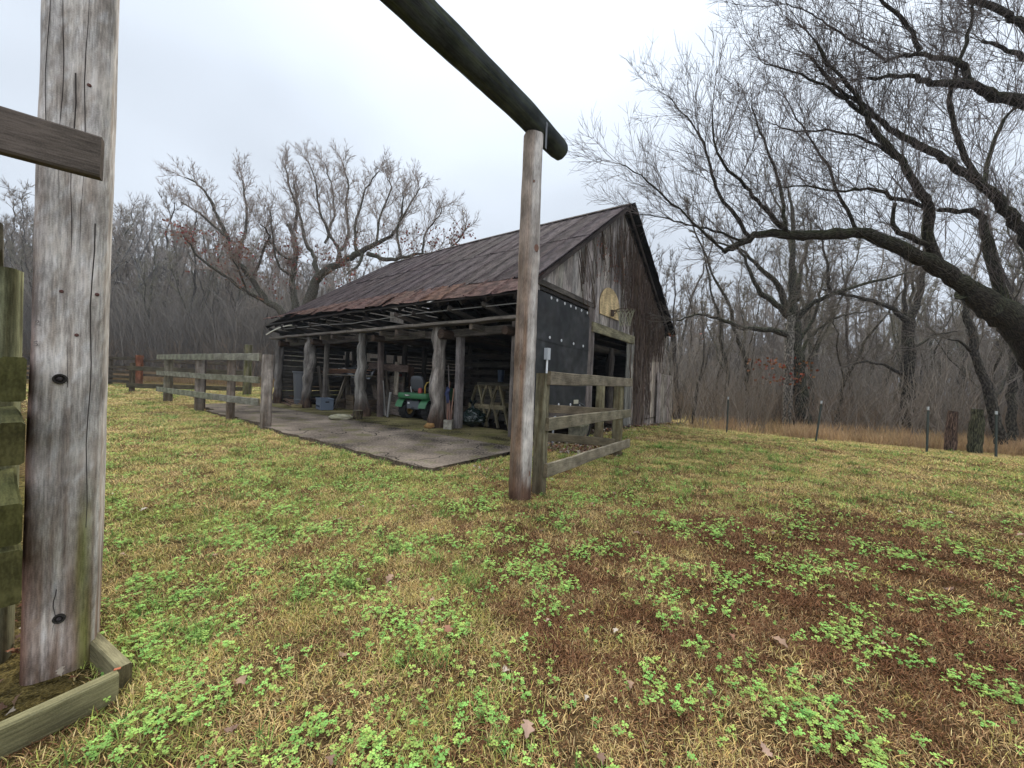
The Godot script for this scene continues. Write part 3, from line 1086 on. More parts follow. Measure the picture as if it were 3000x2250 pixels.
func make_hoop() -> void:
	var root := thing("basketball_hoop", "plywood fan-shaped basketball board with rusty rim on the barn gable", "basketball hoop", bp(4.38, -0.075, 3.3), BARN_TURN)
	var b := Buf.new()
	var prof := PackedVector2Array()
	var w := 0.735
	for k in 25:
		var a := PI * k / 24.0
		prof.append(Vector2(cos(a) * w * (1.0 if sin(a) < 0.6 else 0.98), 0.30 + sin(a) * 0.56))
	prof.append(Vector2(-w * 0.96, 0.0))
	prof.append(Vector2(w * 0.96, 0.0))
	var cen := Vector2(0, 0.35)
	var ply := Color(0.78, 0.60, 0.34)
	for s in [0.0, 0.02]:
		var nn := Vector3(0, 0, 1 if s > 0.0 else -1)
		for k in prof.size():
			var p := prof[k]
			var q := prof[(k + 1) % prof.size()]
			var k0 := b.v.size()
			for e in [cen, p, q]:
				var cc := ply.lerp(Color(0.60, 0.45, 0.26), clampf(0.3 + noise_b.get_noise_2d(e.x * 2.0, e.y * 2.0), 0.0, 0.7))
				b.vert(Vector3(e.x, e.y, s), nn, cc, Vector2(e.y, e.x) * 0.8)
			if s > 0.0:
				b.i.append_array(PackedInt32Array([k0, k0 + 2, k0 + 1]))
			else:
				b.i.append_array(PackedInt32Array([k0, k0 + 1, k0 + 2]))
	for k in prof.size():
		var p := prof[k]
		var q := prof[(k + 1) % prof.size()]
		b.quad(Vector3(p.x, p.y, 0), Vector3(q.x, q.y, 0), Vector3(q.x, q.y, 0.02), Vector3(p.x, p.y, 0.02), Vector3(p.x + q.x, p.y + q.y - 0.7, 0), Color(0.3, 0.2, 0.1))
	put("backboard", b, mats.old_wood, root)
	# bracket, rim, net
	b = Buf.new()
	var rust := Color(0.085, 0.06, 0.045)
	b.box(Transform3D(Basis(), Vector3(0.12, 0.14, 0.045)), Vector3(0.16, 0.18, 0.05), rust)
	rope(b, Vector3(0.06, 0.2, 0.06), Vector3(0.02, 0.2, 0.22), 0.012, rust)
	rope(b, Vector3(0.18, 0.2, 0.06), Vector3(0.22, 0.2, 0.22), 0.012, rust)
	rope(b, Vector3(0.12, 0.07, 0.06), Vector3(0.12, 0.19, 0.21), 0.010, rust)
	put("bracket", b, mats.matte, root)
	b = Buf.new()
	var ring := PackedVector3Array()
	var c := Vector3(0.12, 0.2, 0.45)
	for k in 33:
		var a := TAU * k / 32.0
		ring.append(c + Vector3(cos(a), 0, sin(a)) * 0.26)
	b.tube(ring, radii(32, 0.011, 0.011), 6, rust)
	put("rim", b, mats.matte, root)
	b = Buf.new()
	for k in 24:
		var a := TAU * k / 12.0
		var way := 1.0 if k < 12 else -1.0
		var pts := PackedVector3Array()
		for q in 8:
			var f := q / 7.0
			var an := a + way * f * 1.1
			var r := lerpf(0.255, 0.15, pow(f, 0.7))
			pts.append(c + Vector3(cos(an) * r, -0.46 * f, sin(an) * r) + Vector3(rng.randf_range(-0.015, 0.015), 0, rng.randf_range(-0.015, 0.015)))
		b.twig(pts, 0.006, 0.005, rc(0.36, 0.36, 0.25, 0.2))
	put("net", b, mats.matte, root)


# ------------------------------------------------------------------ gateway and fences
func make_gateway() -> void:
	var root := thing("gateway", "tall rustic gateway of two timber posts carrying a round log", "gateway", Vector3(-0.84, 0, -2.95))
	var back := -root.position
	# the near post: squarish, silvery, stained
	var b := Buf.new()
	var n := 150
	var p := line_pts(Vector3(0, -0.05, 0), Vector3(0.01, 3.98, 0), n)
	var rr := PackedFloat32Array()
	for k in n + 1:
		rr.append(0.108 - 0.003 * k / n)
	log_post(b, p, rr, 56, 0.035, func(a: float, f: float) -> Color:
		var y := 4.03 * f
		var lx := cos(a)
		var lz := -sin(a)
		var st := noise_b.get_noise_3d(lx * 9.0, lz * 9.0, y * 0.9)
		var bl := noise_a.get_noise_3d(lx * 3.0 + 7.0, lz * 3.0, y * 2.0)
		var kn := noise_c.get_noise_3d(lx * 2.2, lz * 2.2, y * 2.6 + 3.0)
		var c := Color(0.64, 0.585, 0.525).lerp(Color(0.43, 0.365, 0.31), clampf(0.38 + 1.3 * st + 0.5 * bl, 0.0, 1.0))
		c = c.lerp(Color(0.68, 0.64, 0.60), clampf(kn * 3.2 - 0.1, 0.0, 0.7))
		if absf(kn + 0.10) < 0.03:
			c = c.lerp(Color(0.74, 0.71, 0.68), 0.7)
		if kn < -0.3:
			c = c.lerp(Color(0.30, 0.255, 0.22), 0.45)
		var low := smoothstep(1.25, 0.1, y)
		c = c.lerp(Color(0.26, 0.17, 0.12), clampf(low * 0.8 + st * 1.4 * low, 0.0, 0.9))
		var left := smoothstep(-0.45, -0.85, lx + 0.12 * st)
		c = c.lerp(Color(0.17, 0.085, 0.06), left * smoothstep(2.6, 0.9, y))
		var moss := exp(-pow((lx - 0.62 + 0.10 * sin(y * 3.0)) / 0.13, 2.0)) * smoothstep(0.95, 0.6, y) * clampf(0.6 + bl, 0.0, 1.0)
		c = c.lerp(Color(0.21, 0.22, 0.06), clampf(moss, 0.0, 0.85))
		# a dark run below the upper bolt
		var run := exp(-pow((lx + 0.03 - 0.12 * smoothstep(1.1, 0.5, y)) / 0.07, 2.0)) * smoothstep(1.2, 1.1, y) * smoothstep(0.45, 0.7, y)
		c = c.lerp(Color(0.12, 0.10, 0.10), clampf(run * (0.7 + bl), 0.0, 0.8))
		return c, 4.5)
	var post := put("post", b, mats.old_wood, root)
	post.position = back + Vector3(-1.925, 0, -1.675)
	post.rotation.y = deg_to_rad(41)
	post.set_meta("label", "near squared silvery post with two sunk bolts")
	# sunk bolts, screws and stamped figures on its face
	for q in [[-0.012, 1.235, 0.021], [0.004, 0.235, 0.019]]:
		b = Buf.new()
		var at := Transform3D(Basis(Vector3.RIGHT, PI / 2), Vector3(q[0], q[1], 0.106))
		lathe(b, [Vector2(q[2], -0.004), Vector2(q[2], 0.008), Vector2(q[2] * 0.72, 0.009), Vector2(q[2] * 0.6, 0.001), Vector2(0.0, 0.0)], 20, Color(0.035, 0.028, 0.026), at)
		lathe(b, [Vector2(q[2] * 0.42, 0.0), Vector2(q[2] * 0.42, 0.008), Vector2(q[2] * 0.2, 0.011), Vector2(0.0, 0.011)], 6, Color(0.05, 0.04, 0.04), at)
		put("bolt", b, mats.matte, post)
	for q in [[-0.015, 1.595], [0.085, 1.60], [0.045, 2.47], [0.03, 1.42]]:
		b = Buf.new()
		lathe(b, [Vector2(0.0075, -0.002), Vector2(0.006, 0.004), Vector2(0.0, 0.005)], 8, Color(0.10, 0.05, 0.04), Transform3D(Basis(Vector3.RIGHT, PI / 2), Vector3(q[0], q[1], 0.106)))
		put("screw", b, mats.matte, post)
	for q in [["2", -0.088, 1.46], ["5", -0.090, 1.375]]:
		var tm := TextMesh.new()
		tm.text = q[0]
		tm.font_size = 16
		tm.pixel_size = 0.0017
		tm.depth = 0.002
		tm.material = flat_mat("stamp", Color(0.17, 0.145, 0.13))
		var mi := MeshInstance3D.new()
		mi.mesh = tm
		mi.name = "numeral" if q[0] == "2" else "numeral_001"
		post.add_child(mi)
		mi.position = Vector3(q[1] + 0.012, q[2], 0.1085)
	# long drying checks down the face
	for q in [[-0.03, 1.9, 3.3], [0.035, 1.55, 3.0], [0.005, 1.2, 2.5], [-0.01, 0.1, 0.36], [0.07, 0.6, 1.9], [-0.07, 2.2, 3.6]]:
		b = Buf.new()
		var pts := PackedVector3Array()
		for k in 12:
			pts.append(Vector3(q[0] + 0.004 * sin(k * 1.3 + q[1]), lerpf(q[1], q[2], k / 11.0), 0.106))
		b.twig(pts, 0.0012, 0.0025, Color(0.05, 0.042, 0.038))
		put("check", b, mats.matte, post)
	# the far post: half brown, half silver
	b = Buf.new()
	n = 110
	p = line_pts(Vector3(0, -0.05, 0), Vector3(0.0, 3.995, 0), n)
	rr = PackedFloat32Array()
	for k in n + 1:
		var f := float(k) / n
		rr.append(lerpf(0.118, 0.100, f) * (1.0 + 0.05 * exp(-pow((f - 0.66) / 0.02, 2.0)) + 0.05 * exp(-pow((f - 0.4) / 0.02, 2.0))))
	log_post(b, p, rr, 36, 0.06, func(a: float, f: float) -> Color:
		var y := 4.0 * f
		var lx := cos(a)
		var lz := -sin(a)
		var st := noise_b.get_noise_3d(lx * 8.0 + 30.0, lz * 8.0, y * 0.8)
		var ed := 0.1 * noise_a.get_noise_2d(y * 1.3, 4.0) + 0.05 * sin(y * 2.0)
		var pale := smoothstep(-0.25, 0.0, lx + ed + 0.2 * st) * smoothstep(0.12, 0.3, y + 0.3 * st)
		var c := Color(0.25, 0.165, 0.115).lerp(Color(0.60, 0.555, 0.505), clampf(pale, 0.0, 1.0))
		c = c.lerp(Color(0.43, 0.365, 0.31), 0.75 * smoothstep(1.6, 3.6, y) * (1.0 - pale))
		c = c.lerp(Color(0.30, 0.25, 0.21), clampf(0.2 + 1.3 * st, 0.0, 0.6))
		c = c.lerp(Color(0.115, 0.065, 0.045), smoothstep(0.55, 0.1, y) * (0.85 - 0.5 * pale))
		return c, 3.0)
	post = put("post", b, mats.old_wood, root)
	post.position = back + Vector3(0.13, 0, -4.25)
	post.rotation.y = deg_to_rad(12)
	post.set_meta("label", "far post, red-brown on one side and silver on the other")
	for q in [[0.055, 2.74, 0.03], [-0.055, 1.45, 0.026], [0.06, 0.30, 0.028], [0.0, 3.45, 0.012]]:
		b = Buf.new()
		lathe(b, [Vector2(q[2] * 1.2, -0.004), Vector2(q[2], 0.005), Vector2(q[2] * 0.5, 0.004), Vector2(0.0, 0.001)], 16, Color(0.15, 0.085, 0.06), Transform3D(Basis(Vector3.RIGHT, PI / 2).scaled(Vector3(0.8, 1.25, 1.0)), Vector3(q[0], q[1], 0.103)))
		put("knot", b, mats.matte, post)
	# the log across the top
	b = Buf.new()
	var a0 := Vector3(0.48, 4.115, -4.73)
	var a1 := Vector3(-2.22, 4.09, -1.06)
	n = 60
	p = line_pts(a0, a1, n)
	for k in n + 1:
		var f := float(k) / n
		p[k] += Vector3(0.02 * sin(f * 5.0), 0.015 * sin(f * 7.0 + 1.0), 0.0)
	rr = radii(n, 0.120, 0.134)
	rr[0] = 0.108
	rr[1] = 0.121
	log_post(b, p, rr, 32, 0.07, func(a: float, f: float) -> Color:
		var st := noise_b.get_noise_3d(cos(a) * 5.0, sin(a) * 5.0, f * 3.0)
		return Color(0.062, 0.068, 0.07).lerp(Color(0.08, 0.088, 0.055), clampf(0.4 + 1.3 * st, 0.0, 1.0)))
	var lg := put("crossbeam", b, mats.old_wood, root)
	lg.position = back
	# perforated strap over the log
	b = Buf.new()
	var dir := (a1 - a0).normalized()
	var side := dir.cross(Vector3.UP).normalized()
	var o := Vector3(0.17, 4.115, -4.31)
	var pts := []
	for k in 15:
		var an := lerpf(-0.1 * PI, 1.1 * PI, k / 14.0)
		pts.append(o + (side * cos(an) + Vector3.UP * sin(an)) * 0.131)
	pts.push_front(pts[0] + Vector3(0, -0.22, 0))
	pts.append(pts[pts.size() - 1] + Vector3(0, -0.22, 0))
	for k in pts.size() - 1:
		var h: Vector3 = pts[k] - o
		b.quad(pts[k] - dir * 0.018, pts[k + 1] - dir * 0.018, pts[k + 1] + dir * 0.018, pts[k] + dir * 0.018, h, Color(0.10, 0.105, 0.11))
	var strap := put("strap", b, mats.satin, root)
	strap.position = back


func flat_mat(called: String, c: Color, rough := 0.9) -> StandardMaterial3D:
	if mats.has(called):
		return mats[called]
	var m := StandardMaterial3D.new()
	m.resource_name = called
	m.albedo_color = c.linear_to_srgb()
	m.roughness = rough
	mats[called] = m
	return m


func mossy() -> Color:
	return rc(0.26, 0.228, 0.155, 0.12)


func fence_post(root: Node3D, at: Vector3, h: float, w: float, d: float, turn: float, col: Color) -> void:
	var b := Buf.new()
	var n := 16
	var p := line_pts(Vector3(0, -0.1, 0), Vector3(0, h, 0), n)
	var ph := rng.randf() * 30.0
	log_post(b, p, radii(n, w * 0.5, w * 0.49), 20, 0.04, func(a: float, f: float) -> Color:
		var st := noise_b.get_noise_3d(cos(a) * 4.0 + ph, sin(a) * 4.0, f * 2.0)
		var c := col.lerp(Color(col.r * 0.5, col.g * 0.45, col.b * 0.4), clampf(0.35 + 1.5 * st, 0.0, 1.0))
		return c.lerp(Color(0.12, 0.085, 0.055), smoothstep(0.4, 0.05, f) * 0.6), 5.0, 0.0, d / w)
	var o := put("post", b, mats.old_wood, root)
	o.position = at
	o.rotation.y = turn


func rail(root: Node3D, a: Vector3, e: Vector3, h: float, col: Color, w := 0.045) -> void:
	var b := Buf.new()
	board(b, a, e, Vector3.UP, w, h, col, maxi(4, int(a.distance_to(e) * 2.5)), 0.006)
	put("rail", b, mats.old_wood, root)


func make_fences() -> void:
	# short wing beside the far gate post
	var r := thing("board_fence", "short mossy three-board fence beside the far gateway post", "fence", Vector3(0.36, 0, -4.48))
	var d := Vector3(0.53, 0, -0.848).normalized()
	var nn := Vector3(0.848, 0, 0.53)
	var turn := atan2(-d.z, d.x)
	fence_post(r, Vector3.ZERO, 1.40, 0.15, 0.12, turn, Color(0.24, 0.22, 0.15))
	fence_post(r, d * 3.02, 1.34, 0.17, 0.15, turn, Color(0.21, 0.185, 0.115))
	for q in [[1.345, 1.355, 0.155], [0.815, 0.765, 0.15], [0.285, 0.195, 0.155]]:
		rail(r, nn * 0.10 + d * -0.05 + Vector3(0, q[0], 0), nn * 0.10 + d * 3.46 + Vector3(0, q[1], 0), q[2], mossy())
	# the run behind it, closing off the hydrant by the gable
	r = thing("board_fence", "two-board mossy fence behind the short wing, in front of the black sheeting", "fence", Vector3(0.62, 0, -7.25))
	d = Vector3(1.36, 0, 0.27).normalized()
	for q in [[0.80, 0.79, 0.15], [0.27, 0.24, 0.15]]:
		rail(r, Vector3(0, q[0], 0), d * 1.32 + Vector3(0, q[1], 0), q[2], rc(0.18, 0.15, 0.10))
	fence_post(r, Vector3(-0.02, 0, -0.09), 0.95, 0.12, 0.10, -0.2, Color(0.2, 0.17, 0.12))
	r = thing("wooden_post", "plain wooden post standing before the dark barn doorway", "post", Vector3(2.02, 0, -8.75))
	fence_post(r, Vector3.ZERO, 1.45, 0.19, 0.12, 0.9, Color(0.27, 0.24, 0.15))
	# three-board fence at the far end of the slab
	r = thing("board_fence", "grey three-board fence along the grass edge of the concrete slab", "fence", Vector3(-5.51, 0.03, -8.65))
	d = Vector3(-0.793, 0, -0.609)
	nn = Vector3(-0.609, 0, 0.793)
	turn = atan2(-d.z, d.x)
	fence_post(r, Vector3.ZERO, 1.64, 0.20, 0.18, turn, Color(0.38, 0.33, 0.29))
	fence_post(r, d * 2.3, 1.60, 0.17, 0.16, turn, Color(0.27, 0.22, 0.18))
	fence_post(r, d * 5.05, 1.62, 0.22, 0.2, turn, Color(0.30, 0.26, 0.22))
	fence_post(r, d * 8.9, 1.66, 0.25, 0.22, turn, Color(0.23, 0.21, 0.16))
	for q in [[1.575, 1.605, 0.17, 1.645], [1.065, 1.055, 0.15, 1.045], [0.565, 0.51, 0.165, 0.43]]:
		rail(r, nn * 0.125 + d * 0.07 + Vector3(0, q[0], 0), nn * 0.125 + d * 3.25 + Vector3(0, q[1], 0), q[2], rc(0.25, 0.245, 0.185, 0.1))
		rail(r, nn * 0.125 + d * 3.27 + Vector3(0, q[1], 0), nn * 0.125 + d * 10.0 + Vector3(0, q[3], 0), q[2] * 1.05, rc(0.24, 0.235, 0.175, 0.1))
	r = thing("wooden_post", "dark wooden post close behind the slab fence", "post", Vector3(-9.85, 0.03, -12.2))
	fence_post(r, Vector3.ZERO, 1.60, 0.22, 0.18, turn, Color(0.10, 0.075, 0.065))
	r = thing("wooden_post", "tall green mossy round pole behind the slab fence near the barn corner", "post", Vector3(-12.93, 0.05, -18.8))
	var b := Buf.new()
	log_post(b, line_pts(Vector3(0, -0.1, 0), Vector3(0, 2.5, 0), 10), radii(10, 0.19, 0.17), 14, 0.08, func(a: float, f: float) -> Color:
		return Color(0.15, 0.145, 0.05).lerp(Color(0.23, 0.2, 0.15), clampf(0.4 + noise_b.get_noise_3d(cos(a) * 2.0, sin(a) * 2.0, f * 4.0), 0.0, 1.0)))
	put("shaft", b, mats.wood, r)
	# the low dark run beyond
	r = thing("board_fence", "low dark two-rail fence between the mossy pole and the field", "fence", Vector3(-12.93, 0.05, -18.8))
	for y in [0.34, 1.12]:
		rail(r, Vector3(-0.1, y, 0.1), Vector3(-4.4, y + 0.03, 1.5), 0.2, rc(0.10, 0.085, 0.06))
	fence_post(r, Vector3(-4.3, 0, 1.35), 1.4, 0.2, 0.16, 0.3, Color(0.12, 0.1, 0.07))
	# field fence far off
	var gy := height(-22.0, -22.0)
	r = thing("board_fence", "long dark five-board field fence before the bare wood", "fence", Vector3(-21.2, gy, -22.0))
	for y in [0.2, 0.46, 0.72, 1.0, 1.5]:
		for k in 3:
			rail(r, Vector3(-0.05 - 3.4 * k, y, 0.0), Vector3(-3.42 - 3.4 * k, y + 0.01, 0.1), 0.15 if y > 0.3 else 0.17, rc(0.09, 0.075, 0.055))
	for k in 4:
		fence_post(r, Vector3(-1.9 - 3.0 * k, 0, -0.1), 1.6, 0.2, 0.18, 0.2, Color(0.12, 0.10, 0.075))
	for y in [0.62, 1.42]:
		rail(r, Vector3(0.1, y, 0.0), Vector3(5.2, y, 0.4), 0.15, rc(0.09, 0.075, 0.055))
	r = thing("wooden_post", "rust-red timber post at the end of the field fence", "post", Vector3(-21.15, gy, -21.8))
	fence_post(r, Vector3.ZERO, 1.72, 0.36, 0.3, 0.5, Color(0.24, 0.10, 0.06))
	# boards and post at the near gate post
	r = thing("board_fence", "mossy board fence ending beside the near gateway post", "fence", Vector3(-2.10, 0, -1.62))
	fence_post(r, Vector3(-0.13, 0, -0.05), 1.70, 0.11, 0.11, 0.6, Color(0.36, 0.37, 0.22))
	var back := -r.position
	for q in [[1.24, 0.145], [1.03, 0.14], [0.765, 0.135], [0.59, 0.18]]:
		rail(r, back + Vector3(-1.615, q[0], -1.245), back + Vector3(-3.9, q[0] + 0.02, -2.95), q[1], rc(0.115, 0.115, 0.05, 0.1), 0.055)
	rail(r, back + Vector3(-1.95, 1.765, -1.43), back + Vector3(-3.9, 1.76, -2.9), 0.11, rc(0.15, 0.135, 0.10), 0.05)
	rail(r, back + Vector3(-1.515, 2.045, -1.40), back + Vector3(-2.68, 2.065, -0.505), 0.145, rc(0.125, 0.105, 0.085), 0.05)
	# timber edging round the foot of the near post
	r = thing("timber_edging", "low mossy timber edging around the foot of the near gateway post", "edging", Vector3(-1.55, 0, -1.53))
	back = -r.position
	for q in [[Vector3(-1.505, 0.045, -1.50), Vector3(-2.06, 0.05, -0.55)], [Vector3(-1.52, 0.035, -1.545), Vector3(-2.66, 0.04, -2.15)]]:
		b = Buf.new()
		board(b, back + q[0], back + q[1], Vector3.UP, 0.045, 0.11, rc(0.24, 0.215, 0.12), 8, 0.004)
		put("edging_board", b, mats.old_wood, r)
	b = Buf.new()
	b.box(Transform3D(Basis(Vector3.UP, 0.55), back + Vector3(-1.515, 0.1015, -1.51)), Vector3(0.02, 0.002, 0.012), Color(0.36, 0.12, 0.06))
	put("paint_mark", b, mats.matte, r)


# ------------------------------------------------------------------ things in and before the barn
func make_barn_things() -> void:
	make_tractor()
	make_bag()
	make_clutter()
	for k in 3:
		make_sawhorse(2.2 - 0.36 * k, ["sawhorse nearest the black rubbish bag", "middle sawhorse of three nested in the barn bay", "sawhorse closest to the barn corner post"][k])
	# concrete block with tools standing in it
	var b := Buf.new()
	var r := thing("concrete_block", "pale concrete block at the foot of the barn post, tools standing in it", "block", bp(0.0, 2.02, 0.085), BARN_TURN + 0.55)
	var blk := Color(0.36, 0.335, 0.275)
	for q in [[Vector3(-0.085, 0.1, 0), Vector3(0.03, 0.2, 0.2)], [Vector3(0.085, 0.1, 0), Vector3(0.03, 0.2, 0.2)], [Vector3(0, 0.1, 0.085), Vector3(0.14, 0.2, 0.03)], [Vector3(0, 0.1, -0.085), Vector3(0.14, 0.2, 0.03)], [Vector3(0, 0.03, 0), Vector3(0.138, 0.06, 0.138)]]:
		b.box(Transform3D(Basis(), q[0]), q[1] * Vector3(1.0, 1.15, 1.0), blk)
	put("shell", b, mats.grit, r)
	var foot := bp(0.0, 2.02, 0.15)
	var tops := [bp(0.16, 2.26, 1.62), bp(0.14, 2.18, 1.22), bp(0.20, 2.08, 1.05)]
	var offs := [Vector3(0.02, 0, 0.0), Vector3(-0.03, 0, 0.02), Vector3(0.02, 0, -0.03)]
	for k in 3:
		var t := thing("long_handled_tool", ["tallest long-handled tool leaning on the barn post above the block", "brown tool handle beside the blue rag in the concrete block", "shortest brown tool handle standing in the concrete block"][k], "tool", foot + offs[k], 0.0, "tools in the concrete block")
		b = Buf.new()
		rope(b, Vector3.ZERO, tops[k] - foot - offs[k], 0.016, [Color(0.07, 0.06, 0.055), Color(0.16, 0.09, 0.065), Color(0.2, 0.12, 0.085)][k], 8, 3)
		put("handle", b, mats.matte, t)
		b = Buf.new()
		var hd: Vector3 = (tops[k] - foot) * 0.42
		if k == 1:
			b.box(Transform3D(Basis(Vector3.UP, 0.4), hd + Vector3(0, -0.1, 0)), Vector3(0.05, 0.34, 0.035), Color(0.14, 0.085, 0.07))
		else:
			rope(b, Vector3(0.02, 0, 0.02), hd, 0.021, Color(0.13, 0.08, 0.065), 8, 2)
		put("head", b, mats.matte, t)
	b = Buf.new()
	var rag := [Vector3(0, 0.16, 0), Vector3(0.02, 0.10, 0.01), Vector3(-0.01, 0.0, 0.02), Vector3(0.02, -0.1, 0.0), Vector3(0.03, -0.22, 0.01)]
	for q in 3:
		var pts := PackedVector3Array()
		for k in 5:
			pts.append(rag[k] + Vector3(rng.randf_range(-0.02, 0.02), 0, rng.randf_range(-0.03, 0.03)))
		b.tube(pts, PackedFloat32Array([0.025, 0.05, 0.042, 0.025, 0.01]), 9, rc(0.03, 0.035, 0.075, 0.2), 0.2, true)
	var o := put("blue_rag", b, mats.matte)
	o.position = bp(0.02, 2.13, 0.92)
	tag(o, "crumpled blue rag tied on the tool handles by the barn post", "rag")
	# blue-grey crate
	r = thing("crate", "blue-grey plastic crate on the slab before the lumber bench", "crate", bp(0.10, 8.10, 0.085), BARN_TURN + PI / 2 - 0.25)
	b = Buf.new()
	var cc := Color(0.08, 0.105, 0.14)
	for q in [[Vector3(0, 0.02, 0), Vector3(0.70, 0.03, 0.38)], [Vector3(0, 0.19, 0.185), Vector3(0.70, 0.34, 0.02)], [Vector3(0, 0.19, -0.185), Vector3(0.70, 0.34, 0.02)], [Vector3(0.345, 0.19, 0), Vector3(0.02, 0.34, 0.35)], [Vector3(-0.345, 0.19, 0), Vector3(0.02, 0.34, 0.35)]]:
		b.box(Transform3D(Basis(), q[0]), q[1], cc)
	put("tub", b, mats.satin, r)
	for q in [[Vector3(0, 0.365, 0.2), Vector3(0.74, 0.035, 0.02)], [Vector3(0, 0.365, -0.2), Vector3(0.74, 0.035, 0.02)], [Vector3(0.362, 0.365, 0), Vector3(0.02, 0.035, 0.38)], [Vector3(-0.362, 0.365, 0), Vector3(0.02, 0.035, 0.38)], [Vector3(0, 0.2, 0.2), Vector3(0.66, 0.02, 0.012)], [Vector3(0, 0.2, -0.2), Vector3(0.66, 0.02, 0.012)]]:
		b = Buf.new()
		b.box(Transform3D(Basis(), q[0]), q[1], cc * 1.15)
		put("rim", b, mats.satin, r)
	for s in [-1.0, 1.0]:
		b = Buf.new()
		b.box(Transform3D(Basis(), Vector3(0.357 * s, 0.27, 0)), Vector3(0.006, 0.045, 0.12), Color(0.02, 0.022, 0.025))
		put("handle", b, mats.matte, r)
		b = Buf.new()
		b.box(Transform3D(Basis(), Vector3(0.05, 0.115, 0.198 * s)), Vector3(0.5, 0.06, 0.008), Color(0.04, 0.05, 0.065))
		put("label_strip", b, mats.matte, r)
	# grey bin
	r = thing("bin", "tall dark grey plastic bin in the far bay of the barn", "bin", bp(0.35, 10.25, 0.07))
	b = Buf.new()
	lathe(b, [Vector2(0.0, 0.02), Vector2(0.24, 0.02), Vector2(0.26, 0.04), Vector2(0.33, 1.20), Vector2(0.36, 1.22), Vector2(0.36, 1.27), Vector2(0.33, 1.27), Vector2(0.31, 1.2), Vector2(0.23, 0.1), Vector2(0.0, 0.1)], 28, Color(0.06, 0.066, 0.074))
	put("tub", b, mats.satin, r)
	b = Buf.new()
	lathe(b, [Vector2(0.272, 0.2), Vector2(0.284, 0.21), Vector2(0.286, 0.235), Vector2(0.275, 0.245)], 28, Color(0.09, 0.1, 0.11))
	put("band", b, mats.satin, r)
	# lumber bench with stacked boards
	r = thing("lumber_bench", "rough trestle bench carrying brown boards in the barn", "bench", bp(0.9, 7.5, 0.08), BARN_TURN)
	b = Buf.new()
	for k in 4:
		board(b, Vector3(-0.4 + 0.27 * k, 1.19, 1.75), Vector3(-0.4 + 0.27 * k, 1.19, -1.6), Vector3.RIGHT, 0.04, 0.25, rc(0.16, 0.135, 0.105), 3)
	put("bench_top", b, mats.wood, r)
	for q in [[-0.35, 0.9, 0.1], [-0.30, -0.5, 0.35], [0.4, 1.4, 0.0], [0.4, -1.3, 0.0], [-0.3, -1.35, -0.15]]:
		b = Buf.new()
		board(b, Vector3(q[0], 0.0, q[1] - q[2]), Vector3(q[0], 1.17, q[1] + q[2]), Vector3.RIGHT, 0.05, 0.11, rc(0.25, 0.215, 0.165, 0.2), 2)
		put("leg", b, mats.wood, r)
	for k in 7:
		b = Buf.new()
		var gx := -0.33 + 0.34 * (k % 2) + rng.randf_range(-0.03, 0.03)
		var yy := 1.245 + 0.042 * int(k / 2.0)
		board(b, Vector3(0, 0, -1.35 + rng.randf_range(-0.25, 0.1)), Vector3(0.02, 0, 1.35 + rng.randf_range(-0.5, 0.1)), Vector3.RIGHT, 0.035, 0.3, rc(0.17, 0.09, 0.05, 0.15), 3)
		o = put("stacked_board", b, mats.wood)
		o.position = bp(0.9, 7.5, 0.08) + Basis(Vector3.UP, BARN_TURN) * Vector3(gx, yy, 0.0)
		o.rotation.y = BARN_TURN + rng.randf_range(-0.04, 0.04)
		tag(o, "brown board in the %s column of the lumber bench stack, %s layer" % ["outer" if k % 2 == 0 else "inner", ["bottom", "second", "third", "top"][int(k / 2.0)]], "board", "brown boards on the lumber bench")
	b = Buf.new()
	var nx := 26
	for j in nx:
		for k in 14:
			var q := []
			for e in [[0, 0], [0, 1], [1, 1], [1, 0]]:
				var u: float = (j + e[0]) / float(nx)
				var w: float = (k + e[1]) / 14.0
				var yy := 1.44 + 0.05 * noise_c.get_noise_2d(u * 3.0, w * 2.0) - 0.32 * pow(maxf(0.0, 0.35 - w) / 0.35, 2.0) + 0.1 * exp(-pow((u - 0.45) / 0.1, 2.0))
				q.append(Vector3(-0.52 + 0.95 * w, yy, -0.8 + 2.35 * u))
			b.quad(q[0], q[1], q[2], q[3], Vector3.UP, rc(0.02, 0.022, 0.025, 0.1))
	o = put("plastic_sheet", b, mats.gloss)
	o.position = bp(0.9, 7.5, 0.08)
	o.rotation.y = BARN_TURN
	tag(o, "crumpled black plastic sheet over the boards on the lumber bench", "plastic sheet")
	# log round and flat stone on the slab
	r = thing("log_round", "short sawn log round standing on the slab beside the flaring barn post", "log", bp(-0.55, 5.02, 0.075))
	b = Buf.new()
	log_post(b, line_pts(Vector3.ZERO, Vector3(0, 0.24, 0), 4), radii(4, 0.125, 0.12), 16, 0.08, func(a: float, f: float) -> Color:
		return Color(0.12, 0.11, 0.06).lerp(Color(0.09, 0.06, 0.045), clampf(0.5 + noise_b.get_noise_3d(cos(a) * 2.0, sin(a) * 2.0, f), 0.0, 1.0)))
	put("bark", b, mats.bark, r)
	b = Buf.new()
	lathe(b, [Vector2(0.122, 0.243), Vector2(0.06, 0.246), Vector2(0.0, 0.246)], 16, Color(0.22, 0.20, 0.13))
	put("cut_face", b, mats.wood, r)
	b = Buf.new()
	blob(b, Vector3(0.30, 0.10, 0.20), 18, 10, 0.22, func(p: Vector3) -> Color: return Color(0.30, 0.285, 0.17).lerp(Color(0.44, 0.41, 0.30), clampf(0.5 + 1.4 * noise_c.get_noise_3d(p.x * 3.0, p.y * 8.0, p.z * 3.0), 0.0, 1.0)))
	o = put("flat_stone", b, mats.grit)
	o.position = bp(-0.92, 5.22, 0.12)
	o.rotation.y = 0.5
